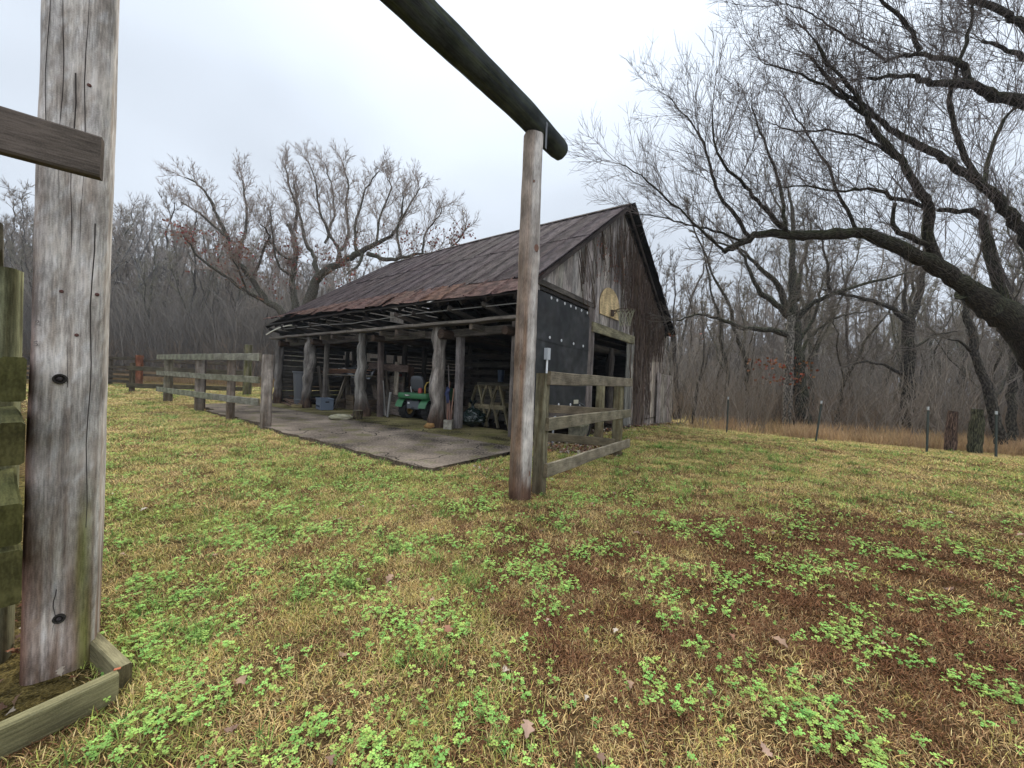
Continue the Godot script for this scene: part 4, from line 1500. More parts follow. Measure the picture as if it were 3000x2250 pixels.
	tag(o, "flat pale mossy stone lying on the slab by the log round", "stone")
	b = Buf.new()
	board(b, Vector3(-0.16, 0.055, 0), Vector3(0.16, 0.055, 0), Vector3.UP, 0.14, 0.11, Color(0.26, 0.21, 0.10), 2)
	o = put("wood_block", b, mats.wood)
	o.position = bp(-0.32, 9.15, 0.075)
	o.rotation.y = 0.35
	tag(o, "small squared wood block on the slab in front of the bulging post", "wood block")
	b = Buf.new()
	blob(b, Vector3(0.13, 0.075, 0.1), 12, 8, 0.4, func(_p: Vector3) -> Color: return rc(0.20, 0.115, 0.045, 0.3))
	o = put("rotten_wood_lump", b, mats.matte)
	o.position = bp(-0.26, 2.40, 0.13)
	tag(o, "orange lump of rotten wood at the foot of the barn post by the block", "wood lump")
	# loose boards on the floor of the far bay
	for k in 6:
		b = Buf.new()
		board(b, Vector3(-0.9 - 0.2 * rng.randf(), 0, 0), Vector3(0.9, 0, 0), Vector3(0, 0, 1), 0.03, 0.14, rc(0.19, 0.125, 0.085, 0.25), 3)
		o = put("loose_board", b, mats.wood)
		o.position = bp(-0.05 + 0.13 * k, 10.4 + 0.1 * k, 0.10 + 0.045 * k)
		o.rotation = Vector3(rng.randf_range(-0.1, 0.1), BARN_TURN + PI / 2 + rng.randf_range(-0.25, 0.25), rng.randf_range(-0.02, 0.09))
		tag(o, "loose brown board on the floor of the far barn bay, %s from the slab" % ["nearest", "second", "third", "fourth", "fifth", "farthest"][k], "board", "loose boards in the far bay")
	b = Buf.new()
	board(b, Vector3.ZERO, Vector3(0.0, 0.95, -0.18), Vector3.RIGHT, 0.04, 0.42, Color(0.26, 0.19, 0.13), 6, 0.02)
	o = put("old_panel", b, mats.wood)
	o.position = bp(0.75, 10.95, 0.08)
	o.rotation.y = BARN_TURN + 1.2
	tag(o, "ragged brown panel leaning beside the dark grey bin", "panel")
	# things behind the mower
	var lean := [["red_board", 0.95, 5.15, 0.42, 0.28, 1.0, Color(0.22, 0.022, 0.014), "red painted panel behind the leaning boards"], ["cabinet_door", 1.05, 4.75, 0.75, 0.42, 1.0, Color(0.10, 0.055, 0.038), "dark brown old cabinet door leaning in the mower bay"]]
	for q in lean:
		b = Buf.new()
		board(b, Vector3(0, 0, 0), Vector3(0, q[3], -0.06), Vector3.RIGHT, 0.03, q[4], q[6], 2)
		o = put(q[0], b, mats.wood)
		o.position = bp(q[1], q[2], 0.95 if q[0] == "red_board" else 0.85)
		o.rotation.y = BARN_TURN + 1.3
		tag(o, q[7], "panel")
	b = Buf.new()
	board(b, Vector3(0, 0, 0), Vector3(0.02, 1.05, -0.12), Vector3.RIGHT, 0.03, 0.22, Color(0.40, 0.385, 0.355), 3)
	o = put("leaning_board", b, mats.wood)
	o.position = bp(0.50, 5.30, 0.10)
	o.rotation.y = BARN_TURN + 1.35
	tag(o, "pale grey board leaning beside the flaring barn post", "board")
	b = Buf.new()
	rope(b, Vector3.ZERO, Vector3(-0.30, 0.72, -0.06), 0.032, Color(0.25, 0.25, 0.24), 10, 2)
	o = put("white_pipe", b, mats.satin)
	o.position = bp(0.38, 4.98, 0.10)
	o.rotation.y = BARN_TURN + 1.35
	tag(o, "white plastic pipe leaning beside the pale grey board", "pipe")
	b = Buf.new()
	board(b, Vector3(0, 0, 0.65), Vector3(0, 0, -0.65), Vector3.RIGHT, 0.035, 0.14, Color(0.32, 0.26, 0.13), 3)
	o = put("shelf_board", b, mats.wood)
	o.position = bp(1.15, 4.35, 0.98)
	o.rotation.y = BARN_TURN
	tag(o, "yellowish board lying level behind the green mower", "board")
	b = Buf.new()
	for k in 2:
		b = Buf.new()
		lathe(b, [Vector2(0.0, 0.0), Vector2(0.085, 0.0), Vector2(0.10, 0.34), Vector2(0.105, 0.35), Vector2(0.09, 0.34), Vector2(0.0, 0.06)], 16, Color(0.012, 0.03, 0.06))
		o = put("blue_bucket", b, mats.satin)
		o.position = bp(2.36, 2.35 - 0.62 * k, 1.25)
		tag(o, ["blue bucket by the inner post, farther from the corner", "blue bucket nearer the barn corner on the plank wall"][k], "bucket")


# more of the stored lumber and boxes that fill the bays
func make_clutter() -> void:
	var spots := [[0.95, 5.62, 1.5, 0.17, "weathered plank leaning highest between the flaring post and the mower bay"], [1.15, 6.3, 1.1, 0.22, "grey plank leaning behind the flaring post"], [1.3, 6.75, 0.9, 0.26, "short dark plank leaning under the lumber bench end"], [1.5, 8.75, 1.0, 0.2, "brown plank leaning below the far end of the lumber bench"], [1.25, 3.35, 1.35, 0.15, "narrow plank leaning behind the seat of the green mower"], [0.9, 9.75, 1.5, 0.18, "tall plank leaning beside the dark grey bin"]]
	for q in spots:
		var b := Buf.new()
		board(b, Vector3.ZERO, Vector3(0.08, q[2], -0.2), Vector3.RIGHT, 0.03, q[3], rc(0.20, 0.165, 0.13, 0.35), 3, 0.006)
		var o := put("leaning_plank", b, mats.wood)
		o.position = bp(q[0], q[1], 0.075)
		o.rotation.y = BARN_TURN + PI / 2 + rng.randf_range(-0.3, 0.3)
		tag(o, q[4], "plank")
	var boxes := [[1.0, 6.9, 0.62, 0.4, 0.45, "brown wooden box under the lumber bench, nearest the flaring post"], [1.0, 7.75, 0.5, 0.5, 0.4, "square dark wooden box in the middle under the lumber bench"], [1.1, 8.5, 0.55, 0.33, 0.5, "low wooden box under the far end of the lumber bench"], [1.5, 3.0, 0.5, 0.42, 0.4, "wooden box on the floor behind the thick barn post"]]
	for q in boxes:
		var r := thing("wooden_box", q[5], "box", bp(q[0], q[1], 0.075), BARN_TURN + rng.randf_range(-0.2, 0.2))
		var col := rc(0.13, 0.095, 0.065, 0.3)
		for s in [-1.0, 1.0]:
			for k in 3:
				var y: float = q[3] * (k + 0.5) / 3.0
				var b := Buf.new()
				board(b, Vector3(-q[4] * 0.5, y, s * q[2] * 0.5), Vector3(q[4] * 0.5, y, s * q[2] * 0.5), Vector3.UP, 0.02, q[3] / 3.0 - 0.012, col, 1)
				put("side_board", b, mats.wood, r)
				b = Buf.new()
				board(b, Vector3(s * q[4] * 0.5, y, -q[2] * 0.5), Vector3(s * q[4] * 0.5, y, q[2] * 0.5), Vector3.UP, 0.02, q[3] / 3.0 - 0.012, col, 1)
				put("side_board", b, mats.wood, r)
		var lid := Buf.new()
		lid.box(Transform3D(Basis(), Vector3(0, q[3], 0)), Vector3(q[4] - 0.03, 0.02, q[2] - 0.03), col * 0.8)
		put("lid", lid, mats.wood, r)


# a lumpy closed shape
func blob(b: Buf, r: Vector3, nu: int, nv: int, lump: float, paint: Callable) -> void:
	var k0 := b.v.size()
	var ph := rng.randf() * 50.0
	for k in nv + 1:
		var el := PI * (float(k) / nv - 0.5)
		for j in nu + 1:
			var a := TAU * (j % nu) / nu
			var d := Vector3(cos(a) * cos(el), sin(el), sin(a) * cos(el))
			var f := 1.0 + lump * noise_b.get_noise_3d(d.x * 2.0 + ph, d.y * 2.0, d.z * 2.0)
			b.vert(d * r * f, (d / r).normalized(), paint.call(d), Vector2(float(j) / nu, float(k) / nv))
	var w := nu + 1
	for k in nv:
		for j in nu:
			var a := k0 + k * w + j
			b.i.append_array(PackedInt32Array([a, a + w + 1, a + w, a, a + 1, a + w + 1]))
	smooth_grid(b, k0, nu, nv)


func smooth_grid(b: Buf, k0: int, nu: int, nv: int) -> void:
	var w := nu + 1
	var out := PackedVector3Array()
	for k in nv + 1:
		for j in nu + 1:
			var du := b.v[k0 + k * w + (j + 1) % nu] - b.v[k0 + k * w + (j - 1 + nu) % nu]
			var dv := b.v[k0 + mini(k + 1, nv) * w + j] - b.v[k0 + maxi(k - 1, 0) * w + j]
			var nn := dv.cross(du).normalized()
			if nn.length() < 0.5 or nn.dot(b.n[k0 + k * w + j]) < 0.0:
				nn = -nn if nn.length() > 0.5 else b.n[k0 + k * w + j]
			out.append(nn)
	for k in out.size():
		b.n[k0 + k] = out[k]


func make_bag() -> void:
	var r := thing("rubbish_bag", "glossy black-green rubbish bag tied at the neck before the sawhorses", "rubbish bag", bp(0.72, 1.92, 0.085))
	var b := Buf.new()
	var nu := 56
	var nv := 40
	var k0 := b.v.size()
	for k in nv + 1:
		var f := float(k) / nv
		var prof := 0.27 * sin(PI * clampf(f * 1.02 + 0.02, 0.0, 1.0)) * (1.0 - 0.55 * f) * 1.55
		prof = maxf(prof, 0.035)
		var y := 0.56 * f
		for j in nu + 1:
			var a := TAU * (j % nu) / nu
			var fold := (0.05 + 0.22 * f) * (absf(noise_c.get_noise_2d(cos(a) * 2.1 + 9.0 * f * 0.2, sin(a) * 2.1 + 40.0)) * 2.0 - 0.5)
			var lum := 0.24 * noise_b.get_noise_3d(cos(a) * 1.6, y * 5.0, sin(a) * 1.6) + 0.10 * absf(noise_c.get_noise_3d(cos(a) * 1.8, y * 6.0, sin(a) * 1.8))
			var rr := prof * (1.0 + fold + lum)
			b.vert(Vector3(cos(a) * rr * 1.05, y, sin(a) * rr * 0.9), Vector3(cos(a), 0, sin(a)), rc(0.012, 0.020, 0.018, 0.1), Vector2(float(j) / nu, f))
	var w := nu + 1
	for k in nv:
		for j in nu:
			var a := k0 + k * w + j
			b.i.append_array(PackedInt32Array([a, a + w + 1, a + w, a, a + 1, a + w + 1]))
	smooth_grid(b, k0, nu, nv)
	put("sack", b, mats.gloss, r)
	b = Buf.new()
	for q in 7:
		var a := TAU * q / 7.0 + 0.3
		var o := Vector3(cos(a), 0, sin(a))
		var s := Vector3(-sin(a), 0, cos(a))
		var t0 := Vector3(0, 0.54, 0)
		var t1 := t0 + o * 0.05 + Vector3(0, 0.07, 0)
		var t2 := t0 + o * 0.11 + Vector3(0, 0.10 + 0.06 * rng.randf() - 0.05 * (q % 2), 0)
		b.quad(t0 - s * 0.02, t0 + s * 0.02, t1 + s * 0.05, t1 - s * 0.05, o, Color(0.014, 0.02, 0.022))
		b.quad(t1 - s * 0.05, t1 + s * 0.05, t2 + s * 0.035, t2 - s * 0.02, o + Vector3(0, 0.5, 0), Color(0.014, 0.02, 0.022))
	put("tied_neck", b, mats.gloss, r)


func make_sawhorse(l: float, label: String) -> void:
	var r := thing("sawhorse", label, "sawhorse", bp(1.62, l, 0.075), BARN_TURN, "sawhorses")
	var col := rc(0.29, 0.245, 0.155, 0.12)
	var b := Buf.new()
	board(b, Vector3(-0.5, 1.03, 0), Vector3(0.5, 1.03, 0), Vector3.UP, 0.045, 0.10, col, 3)
	put("top_beam", b, mats.wood, r)
	for x in [-0.42, 0.42]:
		for s in [-1.0, 1.0]:
			b = Buf.new()
			board(b, Vector3(x * 1.04, 0.0, 0.40 * s), Vector3(x, 1.06, 0.05 * s), Vector3.RIGHT, 0.035, 0.09, rc(0.31, 0.265, 0.165, 0.15), 2)
			put("leg", b, mats.wood, r)
		b = Buf.new()
		board(b, Vector3(x * 1.08, 0.52, -0.27), Vector3(x * 1.08, 0.52, 0.27), Vector3.UP, 0.022, 0.12, rc(0.30, 0.25, 0.15, 0.15), 2)
		put("brace", b, mats.wood, r)


func wheel(parent: Node3D, at: Vector3, r: float, w: float, rim_r: float, lugs: int) -> void:
	var tb := Buf.new()
	var turn := Basis(Vector3(0, 0, 1), PI / 2)
	var h := w * 0.5
	var prof := [Vector2(rim_r, -h * 0.8), Vector2(r * 0.8, -h), Vector2(r * 0.93, -h * 0.92), Vector2(r, -h * 0.62), Vector2(r * 1.01, 0.0), Vector2(r, h * 0.62), Vector2(r * 0.93, h * 0.92), Vector2(r * 0.8, h), Vector2(rim_r, h * 0.8)]
	lathe(tb, prof, 28, Color(0.022, 0.022, 0.023), Transform3D(turn, Vector3.ZERO))
	for k in lugs:
		var a := TAU * k / lugs
		for s in [-1.0, 1.0]:
			var aa: float = a + (PI / lugs if s > 0.0 else 0.0)
			var c := Vector3(0, cos(aa), sin(aa))
			var bas := Basis(Vector3(1, 0, 0), aa)
			tb.box(Transform3D(bas * Basis(Vector3.UP, 0.5 * s), c * (r * 1.0) + Vector3(h * 0.42 * s, 0, 0)), Vector3(h * 0.85, 0.03, 0.035), Color(0.026, 0.026, 0.027))
	var t := put("tyre", tb, mats.matte, parent)
	t.position = at
	var rb := Buf.new()
	lathe(rb, [Vector2(rim_r, -h * 0.8), Vector2(rim_r * 0.9, -h * 0.3), Vector2(0.06, -h * 0.2), Vector2(0.05, -h * 0.45), Vector2(0.0, -h * 0.45)], 24, Color(0.30, 0.19, 0.04), Transform3D(turn, Vector3.ZERO))
	lathe(rb, [Vector2(0.0, h * 0.45), Vector2(0.05, h * 0.45), Vector2(0.06, h * 0.2), Vector2(rim_r * 0.9, h * 0.3), Vector2(rim_r, h * 0.8)], 24, Color(0.30, 0.19, 0.04), Transform3D(turn, Vector3.ZERO))
	var q := put("rim", rb, mats.satin, parent)
	q.position = at


# rounded box by superellipse loops from (height, half width, half depth, z shift) rings
func loft(b: Buf, rings: Array, col: Color, sides := 28, power := 4.0) -> void:
	var k0 := b.v.size()
	var n := rings.size()
	for k in n:
		var q: Array = rings[k]
		for j in sides + 1:
			var a := TAU * (j % sides) / sides
			var s := pow(pow(absf(cos(a)), power) + pow(absf(sin(a)), power), -1.0 / power)
			b.vert(Vector3(cos(a) * s * q[1], q[0], sin(a) * s * q[2] + q[3]), Vector3(cos(a), 0.0, sin(a)), col, Vector2(float(j) / sides, q[0]))
	var w := sides + 1
	for k in n - 1:
		for j in sides:
			var a := k0 + k * w + j
			b.i.append_array(PackedInt32Array([a, a + w + 1, a + w, a, a + 1, a + w + 1]))
	smooth_grid(b, k0, sides, n - 1)
	for e in 2:
		var at := 0 if e == 0 else n - 1
		var kc := b.v.size()
		var q: Array = rings[at]
		var nn := Vector3.DOWN if e == 0 else Vector3.UP
		b.vert(Vector3(0, q[0], q[3]), nn, col, Vector2.ZERO)
		for j in sides + 1:
			b.vert(b.v[k0 + at * w + j], nn, col, Vector2.ZERO)
		for j in sides:
			if e == 0:
				b.i.append_array(PackedInt32Array([kc, kc + 2 + j, kc + 1 + j]))
			else:
				b.i.append_array(PackedInt32Array([kc, kc + 1 + j, kc + 2 + j]))


# local axes: +z is the rear, which faces the yard; wheels along x
func make_tractor() -> void:
	var at := bp(0.85, 4.12, 0.08)
	var r := thing("riding_mower", "green riding mower with black seat backed into the barn bay", "riding mower", at, BARN_TURN + PI * 0.5 + PI + 0.12)
	var green := Color(0.03, 0.125, 0.048)
	var b := Buf.new()
	wheel(r, Vector3(-0.44, 0.255, 0.05), 0.255, 0.25, 0.125, 14)
	wheel(r, Vector3(0.44, 0.255, 0.05), 0.255, 0.25, 0.125, 14)
	wheel(r, Vector3(-0.36, 0.19, -1.15), 0.19, 0.16, 0.09, 10)
	wheel(r, Vector3(0.36, 0.19, -1.15), 0.19, 0.16, 0.09, 10)
	# fender pan: flat across the tail, skirts over the wheels
	b = Buf.new()
	loft(b, [[0.60, 0.56, 0.30, 0.06], [0.63, 0.58, 0.33, 0.06], [0.73, 0.58, 0.34, 0.05], [0.755, 0.56, 0.32, 0.05], [0.76, 0.5, 0.27, 0.05]], green, 40, 7.0)
	put("fender_pan", b, mats.satin, r)
	for s in [-1.0, 1.0]:
		b = Buf.new()
		for k in 10:
			var a0 := lerpf(0.15, PI - 0.15, k / 10.0)
			var a1 := lerpf(0.15, PI - 0.15, (k + 1) / 10.0)
			var p0 := Vector3(0.31 * s, 0.30 + 0.34 * sin(a0), 0.05 + 0.36 * cos(a0))
			var p1 := Vector3(0.31 * s, 0.30 + 0.34 * sin(a1), 0.05 + 0.36 * cos(a1))
			var ox := Vector3(0.27 * s, 0, 0)
			b.quad(p0, p1, p1 + ox, p0 + ox, Vector3(0, sin(a0), cos(a0)), green)
		put("fender_skirt", b, mats.satin, r)
	# tail plate, hitch, small badge with pale lettering
	b = Buf.new()
	b.box(Transform3D(Basis(), Vector3(0, 0.42, 0.27)), Vector3(0.46, 0.22, 0.03), Color(0.07, 0.075, 0.09))
	b.box(Transform3D(Basis(), Vector3(0, 0.34, 0.33)), Vector3(0.12, 0.02, 0.14), Color(0.05, 0.05, 0.05))
	put("hitch_plate", b, mats.satin, r)
	b = Buf.new()
	b.box(Transform3D(Basis(), Vector3(-0.16, 0.47, 0.288)), Vector3(0.07, 0.045, 0.008), Color(0.6, 0.6, 0.6))
	put("sticker", b, mats.satin, r)
	b = Buf.new()
	b.box(Transform3D(Basis(), Vector3(-0.12, 0.695, 0.394)), Vector3(0.22, 0.055, 0.012), Color(0.03, 0.035, 0.03))
	put("badge", b, mats.satin, r)
	b = Buf.new()
	for q in [[-0.17, 0.703, 0.06], [-0.10, 0.700, 0.05], [-0.135, 0.684, 0.08], [-0.05, 0.695, 0.03]]:
		b.box(Transform3D(Basis(), Vector3(q[0], q[1], 0.401)), Vector3(q[2], 0.014, 0.004), Color(0.62, 0.62, 0.58))
	put("badge_lettering", b, mats.satin, r)
	b = Buf.new()
	b.box(Transform3D(Basis(), Vector3(0, 0.36, -0.5)), Vector3(0.5, 0.2, 1.2), Color(0.03, 0.03, 0.03))
	put("chassis", b, mats.matte, r)
	b = Buf.new()
	loft(b, [[0.5, 0.27, 0.42, -1.0], [0.72, 0.28, 0.44, -1.0], [0.88, 0.25, 0.4, -0.98], [0.92, 0.18, 0.32, -0.96]], green, 32, 4.0)
	put("hood", b, mats.satin, r)
	# seat
	b = Buf.new()
	loft(b, [[0.80, 0.22, 0.22, -0.16], [0.84, 0.25, 0.25, -0.16], [0.89, 0.25, 0.25, -0.16], [0.91, 0.2, 0.2, -0.16]], Color(0.045, 0.05, 0.055), 28, 4.0)
	put("seat", b, mats.satin, r)
	b = Buf.new()
	loft(b, [[0.86, 0.21, 0.05, 0.08], [0.95, 0.25, 0.065, 0.10], [1.12, 0.245, 0.07, 0.13], [1.22, 0.2, 0.06, 0.15], [1.255, 0.12, 0.03, 0.15]], Color(0.055, 0.06, 0.067), 28, 3.5)
	put("seat_back", b, mats.satin, r)
	b = Buf.new()
	for s in [-1.0, 1.0]:
		rope(b, Vector3(0.18 * s, 0.75, 0.02), Vector3(0.17 * s, 0.98, 0.06), 0.02, Color(0.02, 0.02, 0.02), 8, 1)
	put("seat_bracket", b, mats.matte, r)
	# steering wheel and levers
	b = Buf.new()
	var ring := PackedVector3Array()
	var tilt := Basis(Vector3.RIGHT, 0.6)
	for k in 25:
		var a := TAU * k / 24.0
		ring.append(Vector3(0, 0.98, -0.58) + tilt * Vector3(cos(a) * 0.17, 0, sin(a) * 0.17))
	b.tube(ring, radii(24, 0.014, 0.014), 8, Color(0.025, 0.025, 0.025))
	rope(b, Vector3(0, 0.98, -0.58), Vector3(0, 0.7, -0.78), 0.02, Color(0.025, 0.025, 0.025))
	put("steering_wheel", b, mats.satin, r)
	b = Buf.new()
	rope(b, Vector3(-0.36, 0.75, -0.02), Vector3(-0.39, 0.93, 0.0), 0.014, Color(0.6, 0.6, 0.58))
	put("lever", b, mats.satin, r)
	b = Buf.new()
	var loop := PackedVector3Array([Vector3(0.30, 0.75, 0.12), Vector3(0.30, 0.95, 0.13), Vector3(0.34, 1.06, 0.1), Vector3(0.42, 1.10, 0.02)])
	b.tube(loop, radii(3, 0.022, 0.022), 8, Color(0.34, 0.23, 0.03), 0.0, true)
	put("grab_handle", b, mats.satin, r)
	b = Buf.new()
	loft(b, [[0.76, 0.055, 0.05, 0.18], [0.78, 0.06, 0.055, 0.18], [0.88, 0.055, 0.05, 0.18], [0.91, 0.03, 0.03, 0.18]], Color(0.28, 0.05, 0.04), 16, 3.0)
	var o := put("fuel_bottle", b, mats.satin)
	o.position = at + Basis(Vector3.UP, BARN_TURN + PI * 1.5 + 0.12) * Vector3(0.17, 0, 0)
	o.rotation.y = BARN_TURN + PI * 1.5 + 0.12
	tag(o, "small faded red bottle standing on the mower beside its seat", "bottle")


# ------------------------------------------------------------------ things out in the yard
func make_yard_things() -> void:
	# hydrant, white standpipe and black hose between fence and gable
	var r := thing("yard_hydrant", "grey metal yard hydrant behind the short fence wing", "hydrant", Vector3(0.86, 0, -7.72))
	var b := Buf.new()
	rope(b, Vector3.ZERO, Vector3(0, 0.55, 0), 0.02, Color(0.28, 0.29, 0.3), 10, 2)
	put("standpipe", b, mats.satin, r)
	b = Buf.new()
	rope(b, Vector3(0, 0.52, 0), Vector3(0.12, 0.48, 0.03), 0.022, Color(0.25, 0.26, 0.27), 8)
	put("spout", b, mats.satin, r)
	b = Buf.new()
	rope(b, Vector3(-0.02, 0.57, 0), Vector3(0.05, 0.62, 0), 0.014, Color(0.3, 0.31, 0.32), 6)
	put("lever", b, mats.satin, r)
	r = thing("white_standpipe", "thin white plastic pipe upright behind the short fence wing", "pipe", Vector3(0.72, 0, -7.55))
	b = Buf.new()
	rope(b, Vector3.ZERO, Vector3(0.0, 0.66, 0.0), 0.026, Color(0.72, 0.74, 0.75), 10, 1)
	put("shaft", b, mats.satin, r)
	b = Buf.new()
	var pts := PackedVector3Array()
	for k in 13:
		var a := lerpf(-1.25, 1.35, k / 12.0)
		pts.append(Vector3(0.34 * cos(a) - 0.1, 0.46 + 0.46 * sin(a), 0.1 * sin(a)))
	b.tube(pts, radii(12, 0.02, 0.02), 8, Color(0.02, 0.02, 0.022), 0.0, true)
	var o := put("black_hose", b, mats.satin)
	o.position = Vector3(1.36, 0.0, -7.7)
	tag(o, "black hose arching out of the leaves behind the short fence wing", "hose")
	r = thing("meter_box", "small greenish concrete box on the ground below the black sheeting", "box", bp(2.0, -0.42, -0.02), BARN_TURN + 0.1)
	b = Buf.new()
	b.box(Transform3D(Basis(), Vector3(0, 0.14, 0)), Vector3(0.55, 0.28, 0.3), Color(0.22, 0.21, 0.15))
	put("body", b, mats.grit, r)
	b = Buf.new()
	b.box(Transform3D(Basis(), Vector3(0, 0.295, 0)), Vector3(0.60, 0.03, 0.34), Color(0.33, 0.31, 0.2))
	put("lid", b, mats.grit, r)
	# steel fence posts along the edge of the wood
	var ts := [[6.91, -12.27, -0.005, 0.03, "steel fence post nearest the barn corner"], [8.55, -10.74, -0.10, 0.0, "leaning steel fence post in the middle of the turf edge"], [10.56, -9.72, 0.015, 0.0, "straight white-tipped steel post left of the old stumps"], [12.14, -9.58, 0.04, 0.0, "white-tipped steel fence post just past the old stumps"]]
	ts[2][4] = "straight white-tipped steel post just before the old stumps"
	for q in ts:
		var gy := height(q[0], q[1])
		r = thing("steel_fence_post", q[4], "fence post", Vector3(q[0], gy, q[1]), 0.0, "steel posts along the wood")
		r.rotation.z = q[2]
		b = Buf.new()
		b.box(Transform3D(Basis(), Vector3(0, 0.48, 0)), Vector3(0.042, 1.16, 0.012), Color(0.05, 0.055, 0.05))
		b.box(Transform3D(Basis(), Vector3(0, 0.48, -0.02)), Vector3(0.012, 1.16, 0.03), Color(0.05, 0.055, 0.05))
		put("shaft", b, mats.matte, r)
		b = Buf.new()
		b.box(Transform3D(Basis(), Vector3(0, 1.12, -0.01)), Vector3(0.034, 0.08, 0.034), Color(0.36, 0.38, 0.38))
		put("tip", b, mats.satin, r)
	# broken stumps at the wood's edge
	var st := [[12.55, -10.95, 1.15, 0.13, Color(0.24, 0.16, 0.12), "reddish broken stump beside the steel posts"], [13.0, -10.75, 1.25, 0.15, Color(0.17, 0.165, 0.10), "dark mossy broken stump between the other two"], [13.35, -10.95, 0.98, 0.09, Color(0.25, 0.26, 0.13), "slim pale green stump at the edge of the wood"]]
	for q in st:
		var gy := height(q[0], q[1])
		b = Buf.new()
		var col: Color = q[4]
		log_post(b, line_pts(Vector3(0, -0.1, 0), Vector3(0.03, q[2], 0), 10, 0.01), radii(10, q[3], q[3] * 0.8), 14, 0.3, func(a: float, f: float) -> Color:
			return col.lerp(col * 0.5, clampf(0.4 + 1.2 * noise_b.get_noise_3d(cos(a) * 2.0, sin(a) * 2.0, f * 3.0), 0.0, 1.0)))
		o = put("tree_stump", b, mats.bark)
		o.position = Vector3(q[0], gy, q[1])
		tag(o, q[5], "stump", "stumps at the edge of the wood")
	# line in the sky
	b = Buf.new()
	pts = PackedVector3Array()
	for k in 25:
		var f := k / 24.0
		pts.append(Vector3(-62.0 + 49.0 * f, 20.4 - 4.2 * f - 1.5 * f * (1.0 - f), -35.0 - 35.0 * f))
	b.tube(pts, radii(24, 0.025, 0.025), 4, Color(0.06, 0.06, 0.06))
	o = put("overhead_wire", b, mats.matte)
	tag(o, "thin overhead wire crossing the sky above the bare wood", "wire")


# ------------------------------------------------------------------ trees
var trunk_buf: Buf
var crown_buf: Buf
var leaf_buf: Buf
var style := {}


func grow(b: Buf, p: Vector3, d: Vector3, ln: float, r: float, level: int, s: Dictionary) -> void:
	var n := maxi(2, int(ln / s.seg))
	n = mini(n, 8)
	var pts := PackedVector3Array([p])
	var dirs := PackedVector3Array([d])
	for k in n:
		d = (d + Vector3(rng.randf_range(-1, 1), rng.randf_range(-1, 1), rng.randf_range(-1, 1)) * s.wig + Vector3(0, s.up, 0)).normalized()
		p += d * (ln / n)
		pts.append(p)
		dirs.append(d)
	var col: Color = s.col
	var q := 1.0 + rng.randf_range(-0.2, 0.2)
	b.twig(pts, r, maxf(r * 0.4, s.rmin * 0.7), Color(col.r * q, col.g * q, col.b * q))
	if leaf_buf and s.get("leaf", 0.0) > 0.0 and level >= s.levels - 1 and p.y < s.leaf_top and rng.randf() < s.leaf:
		for k in 3:
			leaf_card(p + Vector3(rng.randf_range(-0.2, 0.2), rng.randf_range(-0.25, 0.1), rng.randf_range(-0.2, 0.2)), s.leaf_size, s.leaf_col)
	if level >= s.levels:
		return
	var kids: int = s.kids[level - 1]
	for k in kids:
		var t := lerpf(0.2, 1.0, (k + rng.randf() * 0.8) / kids)
		var at := mini(int(t * n), n)
		var base: Vector3 = dirs[at]
		var side := base.cross(Vector3(rng.randf_range(-1, 1), rng.randf_range(-1, 1), rng.randf_range(-1, 1))).normalized()
		var a: float = s.ang * rng.randf_range(0.6, 1.25)
		var nd: Vector3 = (base * cos(a) + side * sin(a) + Vector3(0, s.lift, 0)).normalized()
		grow(b, pts[at], nd, ln * s.ratio * rng.randf_range(0.7, 1.15) * (1.15 - 0.45 * t), maxf(r * 0.55, s.rmin), level + 1, s)


func leaf_card(p: Vector3, size: float, col: Color) -> void:
	var a := Vector3(rng.randf_range(-1, 1), rng.randf_range(-1, 0.4), rng.randf_range(-1, 1)).normalized() * size
	var c := a.cross(Vector3(rng.randf_range(-1, 1), rng.randf_range(-1, 1), rng.randf_range(-1, 1))).normalized() * size * 0.5
	var cc := Color(col.r * rng.randf_range(0.6, 1.3), col.g * rng.randf_range(0.6, 1.2), col.b)
	leaf_buf.quad(p, p + a * 0.5 + c, p + a, p + a * 0.5 - c, c.cross(a), cc)


